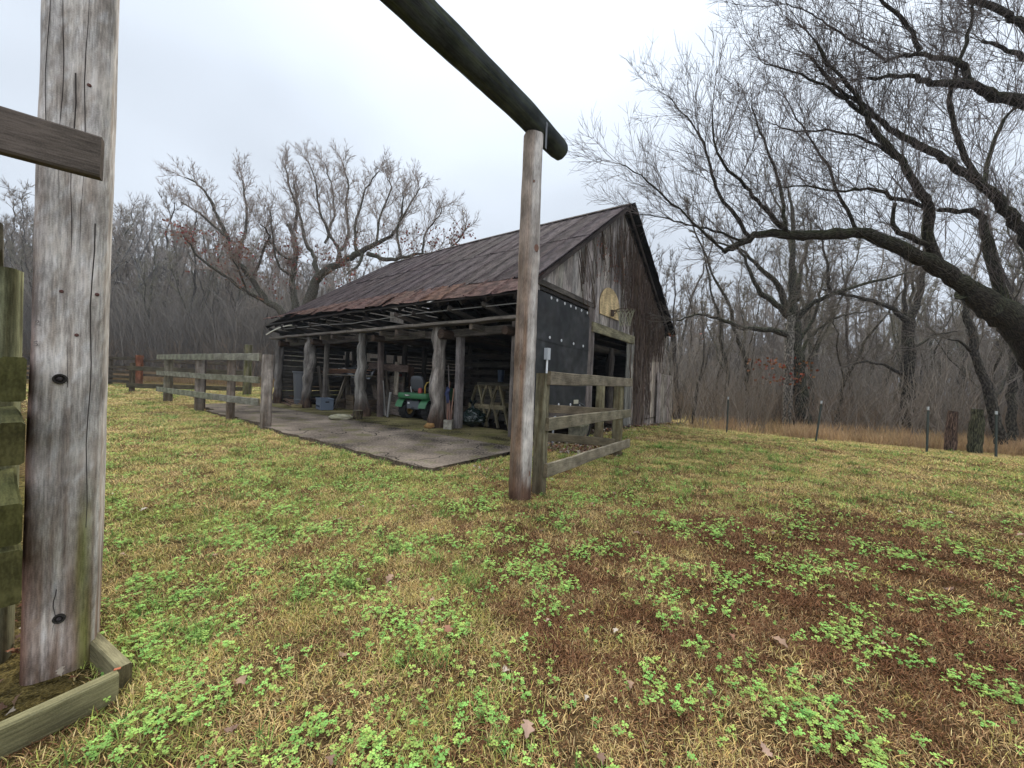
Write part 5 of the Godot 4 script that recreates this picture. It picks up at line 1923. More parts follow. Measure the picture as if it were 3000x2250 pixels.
func limb(ctrl: Array, r0: float, r1: float, kind: int) -> void:
	var pts := PackedVector3Array()
	var m := ctrl.size()
	var sub := 4
	for k in m - 1:
		var p0: Vector3 = ctrl[maxi(k - 1, 0)]
		var p1: Vector3 = ctrl[k]
		var p2: Vector3 = ctrl[k + 1]
		var p3: Vector3 = ctrl[mini(k + 2, m - 1)]
		for q in sub:
			pts.append(p1.cubic_interpolate(p2, p0, p3, float(q) / sub))
	pts.append(ctrl[m - 1])
	var n := pts.size()
	var rr := PackedFloat32Array()
	var gap: float = (pts[0] as Vector3).distance_to(pts[n - 1]) / n
	for k in n:
		var f := float(k) / (n - 1)
		var r: float = lerpf(r0, r1, pow(f, 0.85)) * (1.0 + rng.randf_range(-0.07, 0.07)) * style.get("fat", 1.0)
		rr.append(r)
		if k > 0 and k < n - 1:
			var j := minf(gap * 0.16, 0.10)
			pts[k] += Vector3(rng.randf_range(-j, j), rng.randf_range(-j, j), rng.randf_range(-j, j))
	var sides := 12 if r0 > 0.2 else (8 if r0 > 0.06 else 5)
	var b := trunk_buf
	var k0 := b.v.size()
	b.tube(pts, rr, sides, style.bark, 0.12, r1 > 0.03)
	# moss on the upper side, paler below
	for k in range(k0, b.v.size()):
		var up := b.n[k].y
		var st := noise_b.get_noise_3dv(b.v[k] * 1.7)
		var c := b.c[k].lerp(style.moss, clampf(0.25 + 0.55 * up + 0.8 * st, 0.0, 1.0))
		b.c[k] = c
		b.v[k] += b.n[k] * (0.10 * r0 * noise_b.get_noise_3dv(b.v[k] * 4.0))
		b.t[k] = Vector2(b.t[k].x * maxf(1.0, roundf(r0 * 8.0)), b.t[k].y * 0.8)
	if kind < 1:
		return
	var run := 0.0
	var due: float = style.spacing * rng.randf()
	for k in range(1, n):
		run += pts[k].distance_to(pts[k - 1])
		var f := float(k) / (n - 1)
		if f < style.get("from", 0.12):
			due = run
			continue
		while due < run:
			due += style.spacing * rng.randf_range(0.6, 1.4)
			var d := (pts[k] - pts[k - 1]).normalized()
			var side := d.cross(Vector3(rng.randf_range(-1, 1), rng.randf_range(-1, 1), rng.randf_range(-1, 1))).normalized()
			if side.y < -0.2 and rng.randf() < 0.6:
				side.y = -side.y
			var nd: Vector3 = (d * style.along + side + Vector3(0, style.lift0, 0)).normalized()
			var ln: float = style.len * rng.randf_range(0.5, 1.15) * lerpf(1.15, 0.5, f)
			grow(crown_buf, pts[k], nd, ln, clampf(rr[k] * 0.35, style.rmin * 1.5, style.get("kid_max", style.len * 0.006)), 1, style)
	var dl := (pts[n - 1] - pts[n - 2]).normalized()
	for k in 3:
		grow(crown_buf, pts[n - 1], (dl + Vector3(rng.randf_range(-0.4, 0.4), rng.randf_range(-0.3, 0.4), rng.randf_range(-0.4, 0.4))).normalized(), style.len * 0.6, clampf(rr[n - 1] * 0.6, style.rmin * 1.5, style.get("kid_max", style.len * 0.006)), 1, style)


func begin_tree(leaves := false) -> void:
	trunk_buf = Buf.new()
	crown_buf = Buf.new()
	leaf_buf = Buf.new() if leaves else null


func end_tree(called: String, label: String, foot: Vector3) -> Node3D:
	var r := thing(called, label, "tree", foot)
	var o := put("trunk", trunk_buf, mats.bark, r)
	o.position = -foot
	if crown_buf.v.size():
		o = put("crown", crown_buf, mats.twig, r)
		o.position = -foot
	if leaf_buf and leaf_buf.v.size():
		o = put("leaves", leaf_buf, mats.blade, r)
		o.position = -foot
	return r


func make_hero_trees() -> void:
	# the great tree leaning in from the right of the view
	style = {"seg": 0.2, "wig": 0.17, "up": 0.05, "levels": 3, "kids": [6, 4], "kid_max": 0.0085, "ang": 0.62, "ratio": 0.55, "lift": 0.05, "rmin": 0.003, "col": Color(0.125, 0.105, 0.097), "bark": Color(0.078, 0.066, 0.052), "moss": Color(0.072, 0.08, 0.038), "spacing": 0.13, "len": 2.2, "along": 0.9, "lift0": 0.25, "fat": 0.68}
	begin_tree()
	limb([V(15.31,-0.79,-9.90), V(14.17,1.29,-9.79), V(13.26,2.46,-9.68), V(12.52,3.14,-9.57), V(11.77,3.52,-9.46), V(10.91,3.92,-9.35)], 0.808, 0.332, 0)
	limb([V(11.57,3.41,-9.40), V(10.73,4.05,-9.31), V(9.97,4.44,-9.22), V(9.08,4.77,-9.13), V(8.11,5.04,-9.04), V(7.17,4.99,-8.96), V(6.39,4.86,-8.87), V(5.62,4.87,-8.78), V(5.07,4.65,-8.69), V(4.61,4.35,-8.60)], 0.322, 0.074, 1)
	limb([V(4.61,4.35,-8.60), V(4.14,4.68,-8.50), V(3.48,5.15,-8.40), V(2.75,5.70,-8.30), V(2.14,5.97,-8.20)], 0.051, 0.013, 2)
	limb([V(5.01,4.61,-8.60), V(4.46,4.90,-8.80), V(3.94,5.10,-9.00), V(3.43,5.31,-9.20), V(2.95,5.47,-9.40)], 0.046, 0.015, 2)
	limb([V(5.26,4.71,-8.70), V(4.64,5.53,-8.74), V(4.35,6.15,-8.78), V(4.16,6.86,-8.82), V(3.77,7.48,-8.86), V(3.34,7.96,-8.90)], 0.070, 0.014, 2)
	limb([V(6.15,4.92,-8.80), V(5.82,5.08,-8.67), V(5.35,5.37,-8.53), V(4.89,5.74,-8.40), V(4.35,6.09,-8.27), V(4.04,6.52,-8.13), V(3.91,7.03,-8.00)], 0.094, 0.017, 2)
	limb([V(6.06,4.96,-8.80), V(6.08,5.82,-8.93), V(5.82,6.78,-9.05), V(5.57,7.62,-9.18), V(5.46,8.43,-9.30)], 0.071, 0.015, 2)
	limb([V(7.92,5.06,-9.00), V(7.67,5.86,-9.20), V(7.45,6.84,-9.40), V(6.95,7.85,-9.60), V(6.65,8.70,-9.80)], 0.067, 0.016, 2)
	limb([V(9.99,4.49,-9.20), V(9.62,5.15,-9.07), V(9.47,5.71,-8.93), V(9.06,6.01,-8.80), V(8.52,6.57,-8.67), V(7.77,7.10,-8.53), V(7.45,7.35,-8.40), V(7.05,7.77,-8.27), V(6.35,8.24,-8.13), V(5.79,8.74,-8.00)], 0.187, 0.026, 1)
	limb([V(9.67,4.88,-9.10), V(9.11,5.03,-9.03), V(8.72,5.22,-8.97), V(8.66,5.72,-8.90)], 0.097, 0.062, 2)
	limb([V(9.65,5.75,-9.10), V(8.87,5.86,-8.98), V(7.99,6.00,-8.86), V(7.19,5.86,-8.74), V(6.16,5.90,-8.62), V(5.41,5.68,-8.50)], 0.078, 0.014, 2)
	limb([V(7.59,7.43,-8.50), V(6.97,7.71,-8.43), V(6.31,7.98,-8.35), V(5.59,8.16,-8.27), V(5.01,8.25,-8.20)], 0.064, 0.013, 2)
	limb([V(8.75,6.71,-8.90), V(8.13,7.22,-9.07), V(7.54,7.55,-9.25), V(6.68,7.63,-9.43), V(6.18,7.92,-9.60)], 0.062, 0.015, 2)
	limb([V(12.82,3.11,-9.80), V(12.53,3.74,-9.88), V(12.32,4.70,-9.97), V(12.17,5.58,-10.05), V(12.08,6.14,-10.13), V(11.63,6.24,-10.22), V(11.18,6.29,-10.30)], 0.231, 0.072, 2)
	limb([V(13.57,3.31,-9.60), V(12.89,4.64,-9.49), V(12.25,5.38,-9.38), V(11.74,5.76,-9.27), V(11.09,6.27,-9.16), V(10.46,6.53,-9.05), V(9.79,6.82,-8.95), V(9.05,7.06,-8.84), V(8.27,7.33,-8.73), V(7.69,7.65,-8.62), V(6.89,7.99,-8.51), V(6.19,8.55,-8.40)], 0.236, 0.027, 1)
	limb([V(10.69,6.41,-9.00), V(10.18,7.09,-8.97), V(9.95,7.67,-8.93), V(9.81,8.35,-8.90), V(9.93,8.94,-8.87), V(10.13,9.80,-8.83), V(10.15,10.51,-8.80)], 0.091, 0.038, 2)
	limb([V(10.79,6.27,-9.00), V(11.18,7.36,-9.20), V(11.78,8.21,-9.40), V(12.41,8.77,-9.60)], 0.072, 0.041, 2)
	limb([V(13.25,7.90,-9.30), V(11.79,8.30,-9.12), V(10.80,8.27,-8.93), V(10.01,8.38,-8.75), V(8.98,8.23,-8.57), V(8.33,8.24,-8.38), V(7.28,7.99,-8.20)], 0.219, 0.039, 1)
	limb([V(10.15,8.47,-8.80), V(9.77,8.86,-8.73), V(9.13,8.87,-8.65), V(8.50,8.85,-8.57), V(7.89,8.60,-8.50)], 0.113, 0.036, 2)
	limb([V(8.65,8.86,-8.50), V(8.30,9.29,-8.40), V(7.74,9.57,-8.30), V(7.19,9.89,-8.20)], 0.073, 0.035, 2)
	limb([V(7.89,8.65,-8.50), V(7.09,8.91,-8.38), V(6.40,9.12,-8.25), V(5.86,9.25,-8.12), V(5.26,9.27,-8.00)], 0.041, 0.013, 2)
	limb([V(12.25,9.56,-9.00), V(11.32,9.84,-8.82), V(10.59,9.93,-8.65), V(9.69,10.04,-8.48), V(8.59,10.17,-8.30)], 0.144, 0.053, 1)
	limb([V(12.31,9.21,-9.20), V(11.84,9.43,-9.20), V(11.31,9.65,-9.20), V(10.81,9.78,-9.20)], 0.108, 0.039, 2)
	end_tree("oak_tree", "huge bare oak with mossy limbs reaching in over the turf", Vector3(14.3, height(14.3, -9.9), -9.9))
	# twin trunks at the turf edge
	style = {"seg": 0.3, "wig": 0.2, "up": 0.03, "levels": 3, "kids": [7, 4], "ang": 0.65, "ratio": 0.55, "lift": 0.02, "rmin": 0.0042, "col": Color(0.155, 0.135, 0.115), "bark": Color(0.095, 0.085, 0.07), "moss": Color(0.105, 0.11, 0.065), "spacing": 0.24, "len": 2.2, "along": 0.8, "lift0": 0.15, "leaf": 0.03, "leaf_top": 3.4, "leaf_size": 0.12, "leaf_col": Color(0.24, 0.085, 0.04)}
	begin_tree()
	style.bark = Color(0.34, 0.31, 0.27)
	style.moss = Color(0.27, 0.25, 0.20)
	limb([V(10.97,0.01,-15.20), V(10.94,1.10,-15.20), V(10.92,2.20,-15.20), V(10.91,3.30,-15.20), V(10.90,4.25,-15.20)], 0.176, 0.146, 0)
	end_tree("slim_pale_tree", "slim pale trunk standing right against the dark spreading tree", Vector3(10.98, height(10.98, -15.2), -15.2))
	begin_tree(true)
	style.bark = Color(0.13, 0.118, 0.098)
	style.moss = Color(0.15, 0.158, 0.095)
	limb([V(11.77,-0.08,-15.60), V(11.62,0.74,-15.55), V(11.45,1.86,-15.50), V(11.27,2.97,-15.45), V(11.11,4.07,-15.40)], 0.390, 0.252, 0)
	limb([V(11.05,4.21,-15.40), V(10.51,4.60,-15.24), V(9.66,5.05,-15.08), V(9.25,5.42,-14.92), V(8.68,6.35,-14.76), V(8.14,6.84,-14.60)], 0.148, 0.035, 1)
	limb([V(10.85,4.50,-15.40), V(10.40,5.50,-15.35), V(9.60,6.19,-15.30), V(8.81,6.81,-15.25), V(7.89,7.04,-15.20)], 0.133, 0.029, 1)
	limb([V(11.11,4.14,-15.40), V(11.08,5.18,-15.45), V(11.04,6.83,-15.50), V(11.05,8.18,-15.55), V(10.85,9.39,-15.60)], 0.193, 0.038, 1)
	limb([V(11.24,4.22,-15.40), V(11.63,4.78,-15.18), V(12.30,5.12,-14.95), V(13.65,5.62,-14.72), V(14.81,5.95,-14.50)], 0.133, 0.028, 1)
	limb([V(11.31,4.98,-15.50), V(11.62,6.05,-15.83), V(12.06,7.09,-16.17), V(12.49,8.48,-16.50)], 0.119, 0.032, 1)
	limb([V(10.90,3.53,-15.30), V(10.01,3.68,-15.08), V(8.86,3.68,-14.86), V(7.73,3.96,-14.64), V(6.71,4.02,-14.42), V(6.00,3.75,-14.20)], 0.133, 0.021, 1)
	limb([V(11.14,2.96,-15.50), V(11.80,3.75,-15.62), V(12.24,4.39,-15.75), V(12.53,5.34,-15.88), V(12.88,6.53,-16.00)], 0.104, 0.023, 1)
	limb([V(11.53,2.68,-15.50), V(12.24,3.64,-15.80), V(13.44,4.49,-16.10), V(14.71,4.75,-16.40)], 0.090, 0.024, 1)
	for k in 34:
		var p := Vector3(rng.randf_range(9.4, 11.5), rng.randf_range(1.5, 2.6), -15.0 + rng.randf_range(-0.5, 0.5))
		for q in 4:
			leaf_card(p + Vector3(rng.randf_range(-0.25, 0.25), rng.randf_range(-0.15, 0.15), rng.randf_range(-0.2, 0.2)), 0.12, Color(0.22, 0.082, 0.038))
	end_tree("spreading_tree", "dark spreading tree with russet leaves low down beside the pale trunk", Vector3(11.7, height(11.7, -15.6), -15.6))
	begin_tree()
	style.leaf = 0.0
	style.bark = Color(0.115, 0.10, 0.085)
	style.moss = Color(0.13, 0.12, 0.085)
	limb([V(16.17,-0.00,-15.70), V(16.15,1.21,-15.70), V(16.13,2.42,-15.70), V(16.09,3.55,-15.70), V(16.04,4.45,-15.70)], 0.257, 0.196, 0)
	limb([V(15.98,4.38,-15.70), V(15.14,4.75,-15.47), V(14.17,4.97,-15.25), V(12.50,5.22,-15.03), V(11.81,5.25,-14.80)], 0.121, 0.036, 1)
	limb([V(12.11,5.17,-14.90), V(11.96,5.92,-14.80), V(11.66,6.80,-14.70), V(11.41,7.52,-14.60)], 0.065, 0.021, 1)
	limb([V(16.10,4.30,-15.70), V(16.46,5.24,-15.77), V(16.63,6.40,-15.83), V(16.80,7.49,-15.90)], 0.151, 0.077, 1)
	limb([V(15.94,4.45,-15.70), V(15.85,5.43,-15.70), V(15.84,6.55,-15.70)], 0.091, 0.038, 1)
	limb([V(16.01,2.15,-15.70), V(14.86,2.51,-15.47), V(13.75,2.57,-15.23), V(12.83,2.34,-15.00)], 0.076, 0.022, 1)
	limb([V(16.19,3.18,-15.70), V(17.44,3.87,-16.05), V(18.84,4.12,-16.40)], 0.068, 0.024, 1)
	end_tree("forked_tree", "dark straight trunk that forks high at the wood's edge", Vector3(16.3, height(16.3, -15.7), -15.7))
	begin_tree()
	limb([V(15.19,-0.06,-11.90), V(14.93,1.39,-12.05), V(14.63,2.84,-12.20), V(14.46,4.03,-12.35), V(14.47,4.96,-12.50)], 0.155, 0.078, 0)
	limb([V(14.82,2.62,-12.30), V(14.09,3.05,-12.15), V(13.51,3.12,-12.00)], 0.053, 0.017, 1)
	limb([V(14.93,1.27,-12.00), V(15.75,1.82,-12.30), V(16.33,2.69,-12.60)], 0.058, 0.018, 1)
	end_tree("leaning_tree", "slender brown tree leaning left just behind the broken stumps", Vector3(15.0, height(15.0, -11.9), -11.9))
	begin_tree()
	limb([V(16.28,0.00,-12.50), V(16.37,1.42,-12.60), V(16.48,2.34,-12.70), V(16.64,3.58,-12.80)], 0.132, 0.092, 0)
	limb([V(16.24,1.96,-12.50), V(16.97,2.42,-12.75), V(17.51,3.26,-13.00)], 0.066, 0.025, 1)
	end_tree("slender_tree", "slender upright brown tree past the leaning one by the stumps", Vector3(16.3, height(16.3, -12.5), -12.5))
	# russet-leaved oak behind the barn
	style = {"seg": 0.26, "wig": 0.34, "up": 0.10, "levels": 3, "kids": [6, 4], "ang": 0.65, "ratio": 0.55, "lift": 0.12, "rmin": 0.0088, "kid_max": 0.02, "fat": 0.85, "col": Color(0.27, 0.225, 0.195), "bark": Color(0.16, 0.14, 0.115), "moss": Color(0.16, 0.165, 0.115), "spacing": 0.24, "len": 2.5, "along": 0.95, "lift0": 0.5, "leaf": 0.10, "leaf_top": 10.5, "leaf_size": 0.15, "leaf_col": Color(0.20, 0.085, 0.055)}
	begin_tree(true)
	limb([V(-14.83,1.29,-27.00), V(-15.01,2.90,-27.00), V(-15.24,4.26,-27.00)], 0.772, 0.561, 0)
	limb([V(-15.24,4.14,-27.00), V(-16.41,5.67,-26.80), V(-17.16,6.10,-26.60), V(-17.55,6.89,-26.40), V(-18.42,8.13,-26.20), V(-19.15,8.88,-26.00), V(-19.40,10.11,-25.80), V(-20.00,11.54,-25.60), V(-20.47,12.72,-25.40), V(-21.15,13.40,-25.20), V(-21.68,13.62,-25.00)], 0.336, 0.035, 1)
	limb([V(-18.90,8.65,-26.00), V(-18.65,10.19,-26.25), V(-18.64,12.10,-26.50), V(-19.11,13.79,-26.75), V(-19.45,14.89,-27.00)], 0.156, 0.037, 1)
	limb([V(-17.55,6.22,-27.00), V(-18.38,6.69,-26.20), V(-19.25,7.52,-25.40), V(-20.27,8.39,-24.60), V(-20.30,9.12,-23.80), V(-19.94,9.16,-23.00)], 0.174, 0.032, 1)
	limb([V(-18.24,6.77,-26.00), V(-18.04,7.92,-25.00), V(-17.67,8.19,-24.00)], 0.096, 0.033, 1)
	limb([V(-18.92,9.95,-25.00), V(-19.71,10.70,-24.67), V(-20.14,11.10,-24.33), V(-20.98,11.59,-24.00)], 0.104, 0.033, 1)
	limb([V(-18.47,7.74,-27.00), V(-17.12,10.04,-26.33), V(-16.53,10.29,-25.67), V(-16.76,10.95,-25.00)], 0.125, 0.035, 1)
	limb([V(-16.73,10.05,-26.00), V(-15.98,9.17,-26.50), V(-15.78,9.21,-27.00)], 0.096, 0.050, 1)
	limb([V(-15.24,4.26,-27.00), V(-15.62,6.65,-27.20), V(-15.91,7.95,-27.40), V(-15.83,9.90,-27.60), V(-16.32,11.61,-27.80), V(-16.71,11.93,-28.00)], 0.299, 0.142, 1)
	limb([V(-16.18,11.57,-28.00), V(-16.12,13.49,-28.00), V(-16.32,14.90,-28.00)], 0.142, 0.065, 1)
	limb([V(-15.62,8.10,-27.00), V(-16.10,8.38,-26.33), V(-16.22,9.83,-25.67), V(-16.10,11.66,-25.00)], 0.112, 0.035, 1)
	limb([V(-14.99,4.27,-27.00), V(-14.10,6.99,-26.78), V(-13.65,7.93,-26.56), V(-12.47,8.64,-26.33), V(-11.18,9.23,-26.11), V(-10.39,9.66,-25.89), V(-9.26,10.10,-25.67), V(-8.15,10.77,-25.44), V(-7.66,11.86,-25.22), V(-7.52,13.03,-25.00)], 0.448, 0.035, 1)
	limb([V(-13.88,8.04,-27.00), V(-14.27,9.33,-27.20), V(-14.92,10.50,-27.40), V(-15.74,12.69,-27.60), V(-16.55,14.66,-27.80), V(-16.98,16.28,-28.00)], 0.224, 0.039, 1)
	limb([V(-12.54,8.96,-27.00), V(-12.36,9.89,-26.80), V(-12.91,10.78,-26.60), V(-13.60,12.37,-26.40), V(-13.80,13.96,-26.20), V(-14.22,15.39,-26.00)], 0.187, 0.036, 1)
	limb([V(-12.33,9.96,-27.00), V(-11.98,11.06,-27.25), V(-12.28,13.16,-27.50), V(-12.33,15.18,-27.75), V(-12.87,16.57,-28.00)], 0.162, 0.039, 1)
	limb([V(-13.46,10.42,-27.00), V(-13.22,12.57,-27.67), V(-13.74,14.78,-28.33), V(-14.67,17.06,-29.00)], 0.112, 0.040, 1)
	limb([V(-10.79,9.45,-26.00), V(-10.96,11.11,-26.00), V(-10.34,13.75,-26.00), V(-9.55,14.97,-26.00)], 0.144, 0.036, 1)
	limb([V(-10.07,9.47,-26.00), V(-8.54,8.98,-25.40), V(-7.20,8.96,-24.80), V(-5.92,9.04,-24.20), V(-4.16,9.13,-23.60), V(-3.24,10.02,-23.00)], 0.192, 0.032, 1)
	limb([V(-7.49,9.01,-25.00), V(-7.79,10.84,-25.00), V(-6.82,12.82,-25.00), V(-6.50,13.52,-25.00)], 0.115, 0.035, 1)
	limb([V(-5.87,8.98,-24.00), V(-5.70,10.31,-24.00), V(-4.97,11.32,-24.00), V(-4.77,11.88,-24.00)], 0.089, 0.022, 1)
	limb([V(-9.13,9.87,-25.00), V(-9.08,11.73,-25.33), V(-8.56,13.66,-25.67), V(-8.94,14.64,-26.00)], 0.104, 0.036, 1)
	limb([V(-10.43,9.58,-26.00), V(-10.44,8.59,-25.50), V(-11.01,7.73,-25.00)], 0.156, 0.058, 1)
	end_tree("oak_tree", "wide bare oak with russet leaf clusters rising behind the barn", Vector3(-14.9, height(-14.9, -27.0), -27.0))
	# pale tree in the left wood
	style = {"seg": 0.5, "wig": 0.2, "up": 0.12, "levels": 2, "kids": [9], "ang": 0.6, "ratio": 0.5, "lift": 0.1, "rmin": 0.014, "col": Color(0.36, 0.33, 0.31), "bark": Color(0.4, 0.38, 0.36), "moss": Color(0.36, 0.34, 0.31), "spacing": 0.42, "len": 2.6, "along": 0.8, "lift0": 0.3, "fat": 0.6}
	begin_tree()
	limb([V(-40.85,2.53,-42.00), V(-40.99,6.98,-42.00), V(-41.01,10.85,-42.00), V(-41.22,14.70,-42.00), V(-41.48,17.00,-42.00)], 0.310, 0.097, 0)
	limb([V(-41.07,9.88,-42.00), V(-38.74,11.94,-41.50), V(-37.92,12.58,-41.00)], 0.136, 0.038, 1)
	limb([V(-41.06,9.30,-42.00), V(-42.51,10.27,-41.50), V(-43.88,9.90,-41.00)], 0.136, 0.038, 1)
	limb([V(-41.07,11.61,-42.00), V(-41.86,14.11,-41.50), V(-42.17,15.81,-41.00)], 0.136, 0.038, 1)
	limb([V(-41.10,12.77,-42.00), V(-39.59,14.96,-41.50), V(-38.80,16.69,-41.00)], 0.136, 0.038, 1)
	limb([V(-41.22,14.70,-42.00), V(-40.23,16.84,-41.50), V(-39.79,18.15,-41.00)], 0.136, 0.038, 1)
	limb([V(-41.34,15.46,-42.00), V(-41.58,17.36,-41.50), V(-40.92,18.30,-41.00)], 0.136, 0.038, 1)
	end_tree("pale_tree", "tall pale-barked tree rising above the wood beyond the field fence", Vector3(-40.9, height(-40.9, -42.0), -42.0))


# one tree of the woods, its foot at the origin
func wood_tree(h: float, spread: float, lean: float, col: Color, seg: int) -> Array:
	begin_tree()
	style = {"seg": 0.6, "wig": 0.22, "up": 0.10, "levels": 3, "kids": [6, 4], "ang": 0.6, "ratio": 0.52, "lift": 0.08, "rmin": 0.011, "col": col, "bark": col * 0.85, "moss": col * 0.95, "spacing": 0.55, "len": spread, "along": 0.6, "lift0": 0.5, "from": 0.28}
	var c := []
	var p := Vector3(0, -0.3, 0)
	var d := Vector3(lean, 1, rng.randf_range(-0.1, 0.1)).normalized()
	for k in seg:
		c.append(p)
		p += d * (h / seg)
		d = (d + Vector3(rng.randf_range(-0.16, 0.16), 0.06, rng.randf_range(-0.16, 0.16))).normalized()
	c.append(p)
	limb(c, h * 0.0125, h * 0.002, 1)
	if rng.randf() < 0.7:
		var at: Vector3 = c[int(seg * 0.4)]
		var dd := Vector3(rng.randf_range(-0.7, 0.7), 1.0, rng.randf_range(-0.7, 0.7)).normalized()
		limb([at, at + dd * h * 0.2, at + dd * h * 0.38 + Vector3(0, h * 0.06, 0)], h * 0.007, h * 0.0015, 1)
	return [trunk_buf, crown_buf]


func thicket(h: float, n: int, col: Color) -> Buf:
	var b := Buf.new()
	var s := {"seg": 0.5, "wig": 0.2, "up": 0.06, "levels": 2, "kids": [6], "ang": 0.6, "ratio": 0.42, "lift": 0.1, "rmin": 0.007, "col": col}
	for k in n:
		var p := Vector3(rng.randf_range(-1.6, 1.6), -0.1, rng.randf_range(-1.6, 1.6))
		grow(b, p, Vector3(rng.randf_range(-0.45, 0.45), 1, rng.randf_range(-0.45, 0.45)).normalized(), h * rng.randf_range(0.45, 1.0), 0.018, 1, s)
	return b


func scatter(called: String, m: Mesh, mat: Material, places: Array, label: String) -> void:
	var mm := MultiMesh.new()
	mm.transform_format = MultiMesh.TRANSFORM_3D
	mm.use_colors = true
	mm.mesh = m
	mm.instance_count = places.size()
	for k in places.size():
		mm.set_instance_transform(k, places[k][0])
		mm.set_instance_color(k, places[k][1])
	var o := MultiMeshInstance3D.new()
	o.multimesh = mm
	o.material_override = mat
	o.name = numbered(called)
	add_child(o)
	tag(o, label, "", "", "stuff")


func inside_yard(x: float, z: float) -> bool:      # open turf and barn, where no wood grows
	var p := Vector3(x, 0, z)
	var g := (p - BARN_AT).dot(INTO)
	var l := (p - BARN_AT).dot(ALONG)
	if x < -2.0 and z < -20.0:
		return z > -36.0 - 0.10 * x or (l > 0.0 and g < 13.5 and l < 17.0)
	if l > 0.0 and g < 13.5 and l < 17.0:
		return true
	return g < 9.9 + maxf(0.0, -l - 4.0) * 0.35 + noise_a.get_noise_2d(x, z)


# how high the wood beyond the field fence stands: tall at the field, lower behind the barn
func skyline(x: float, z: float) -> float:
	var q := x / -z
	var rise := lerpf(0.42, 0.29, smoothstep(-1.0, -0.45, q))
	return 1.3 - z * rise


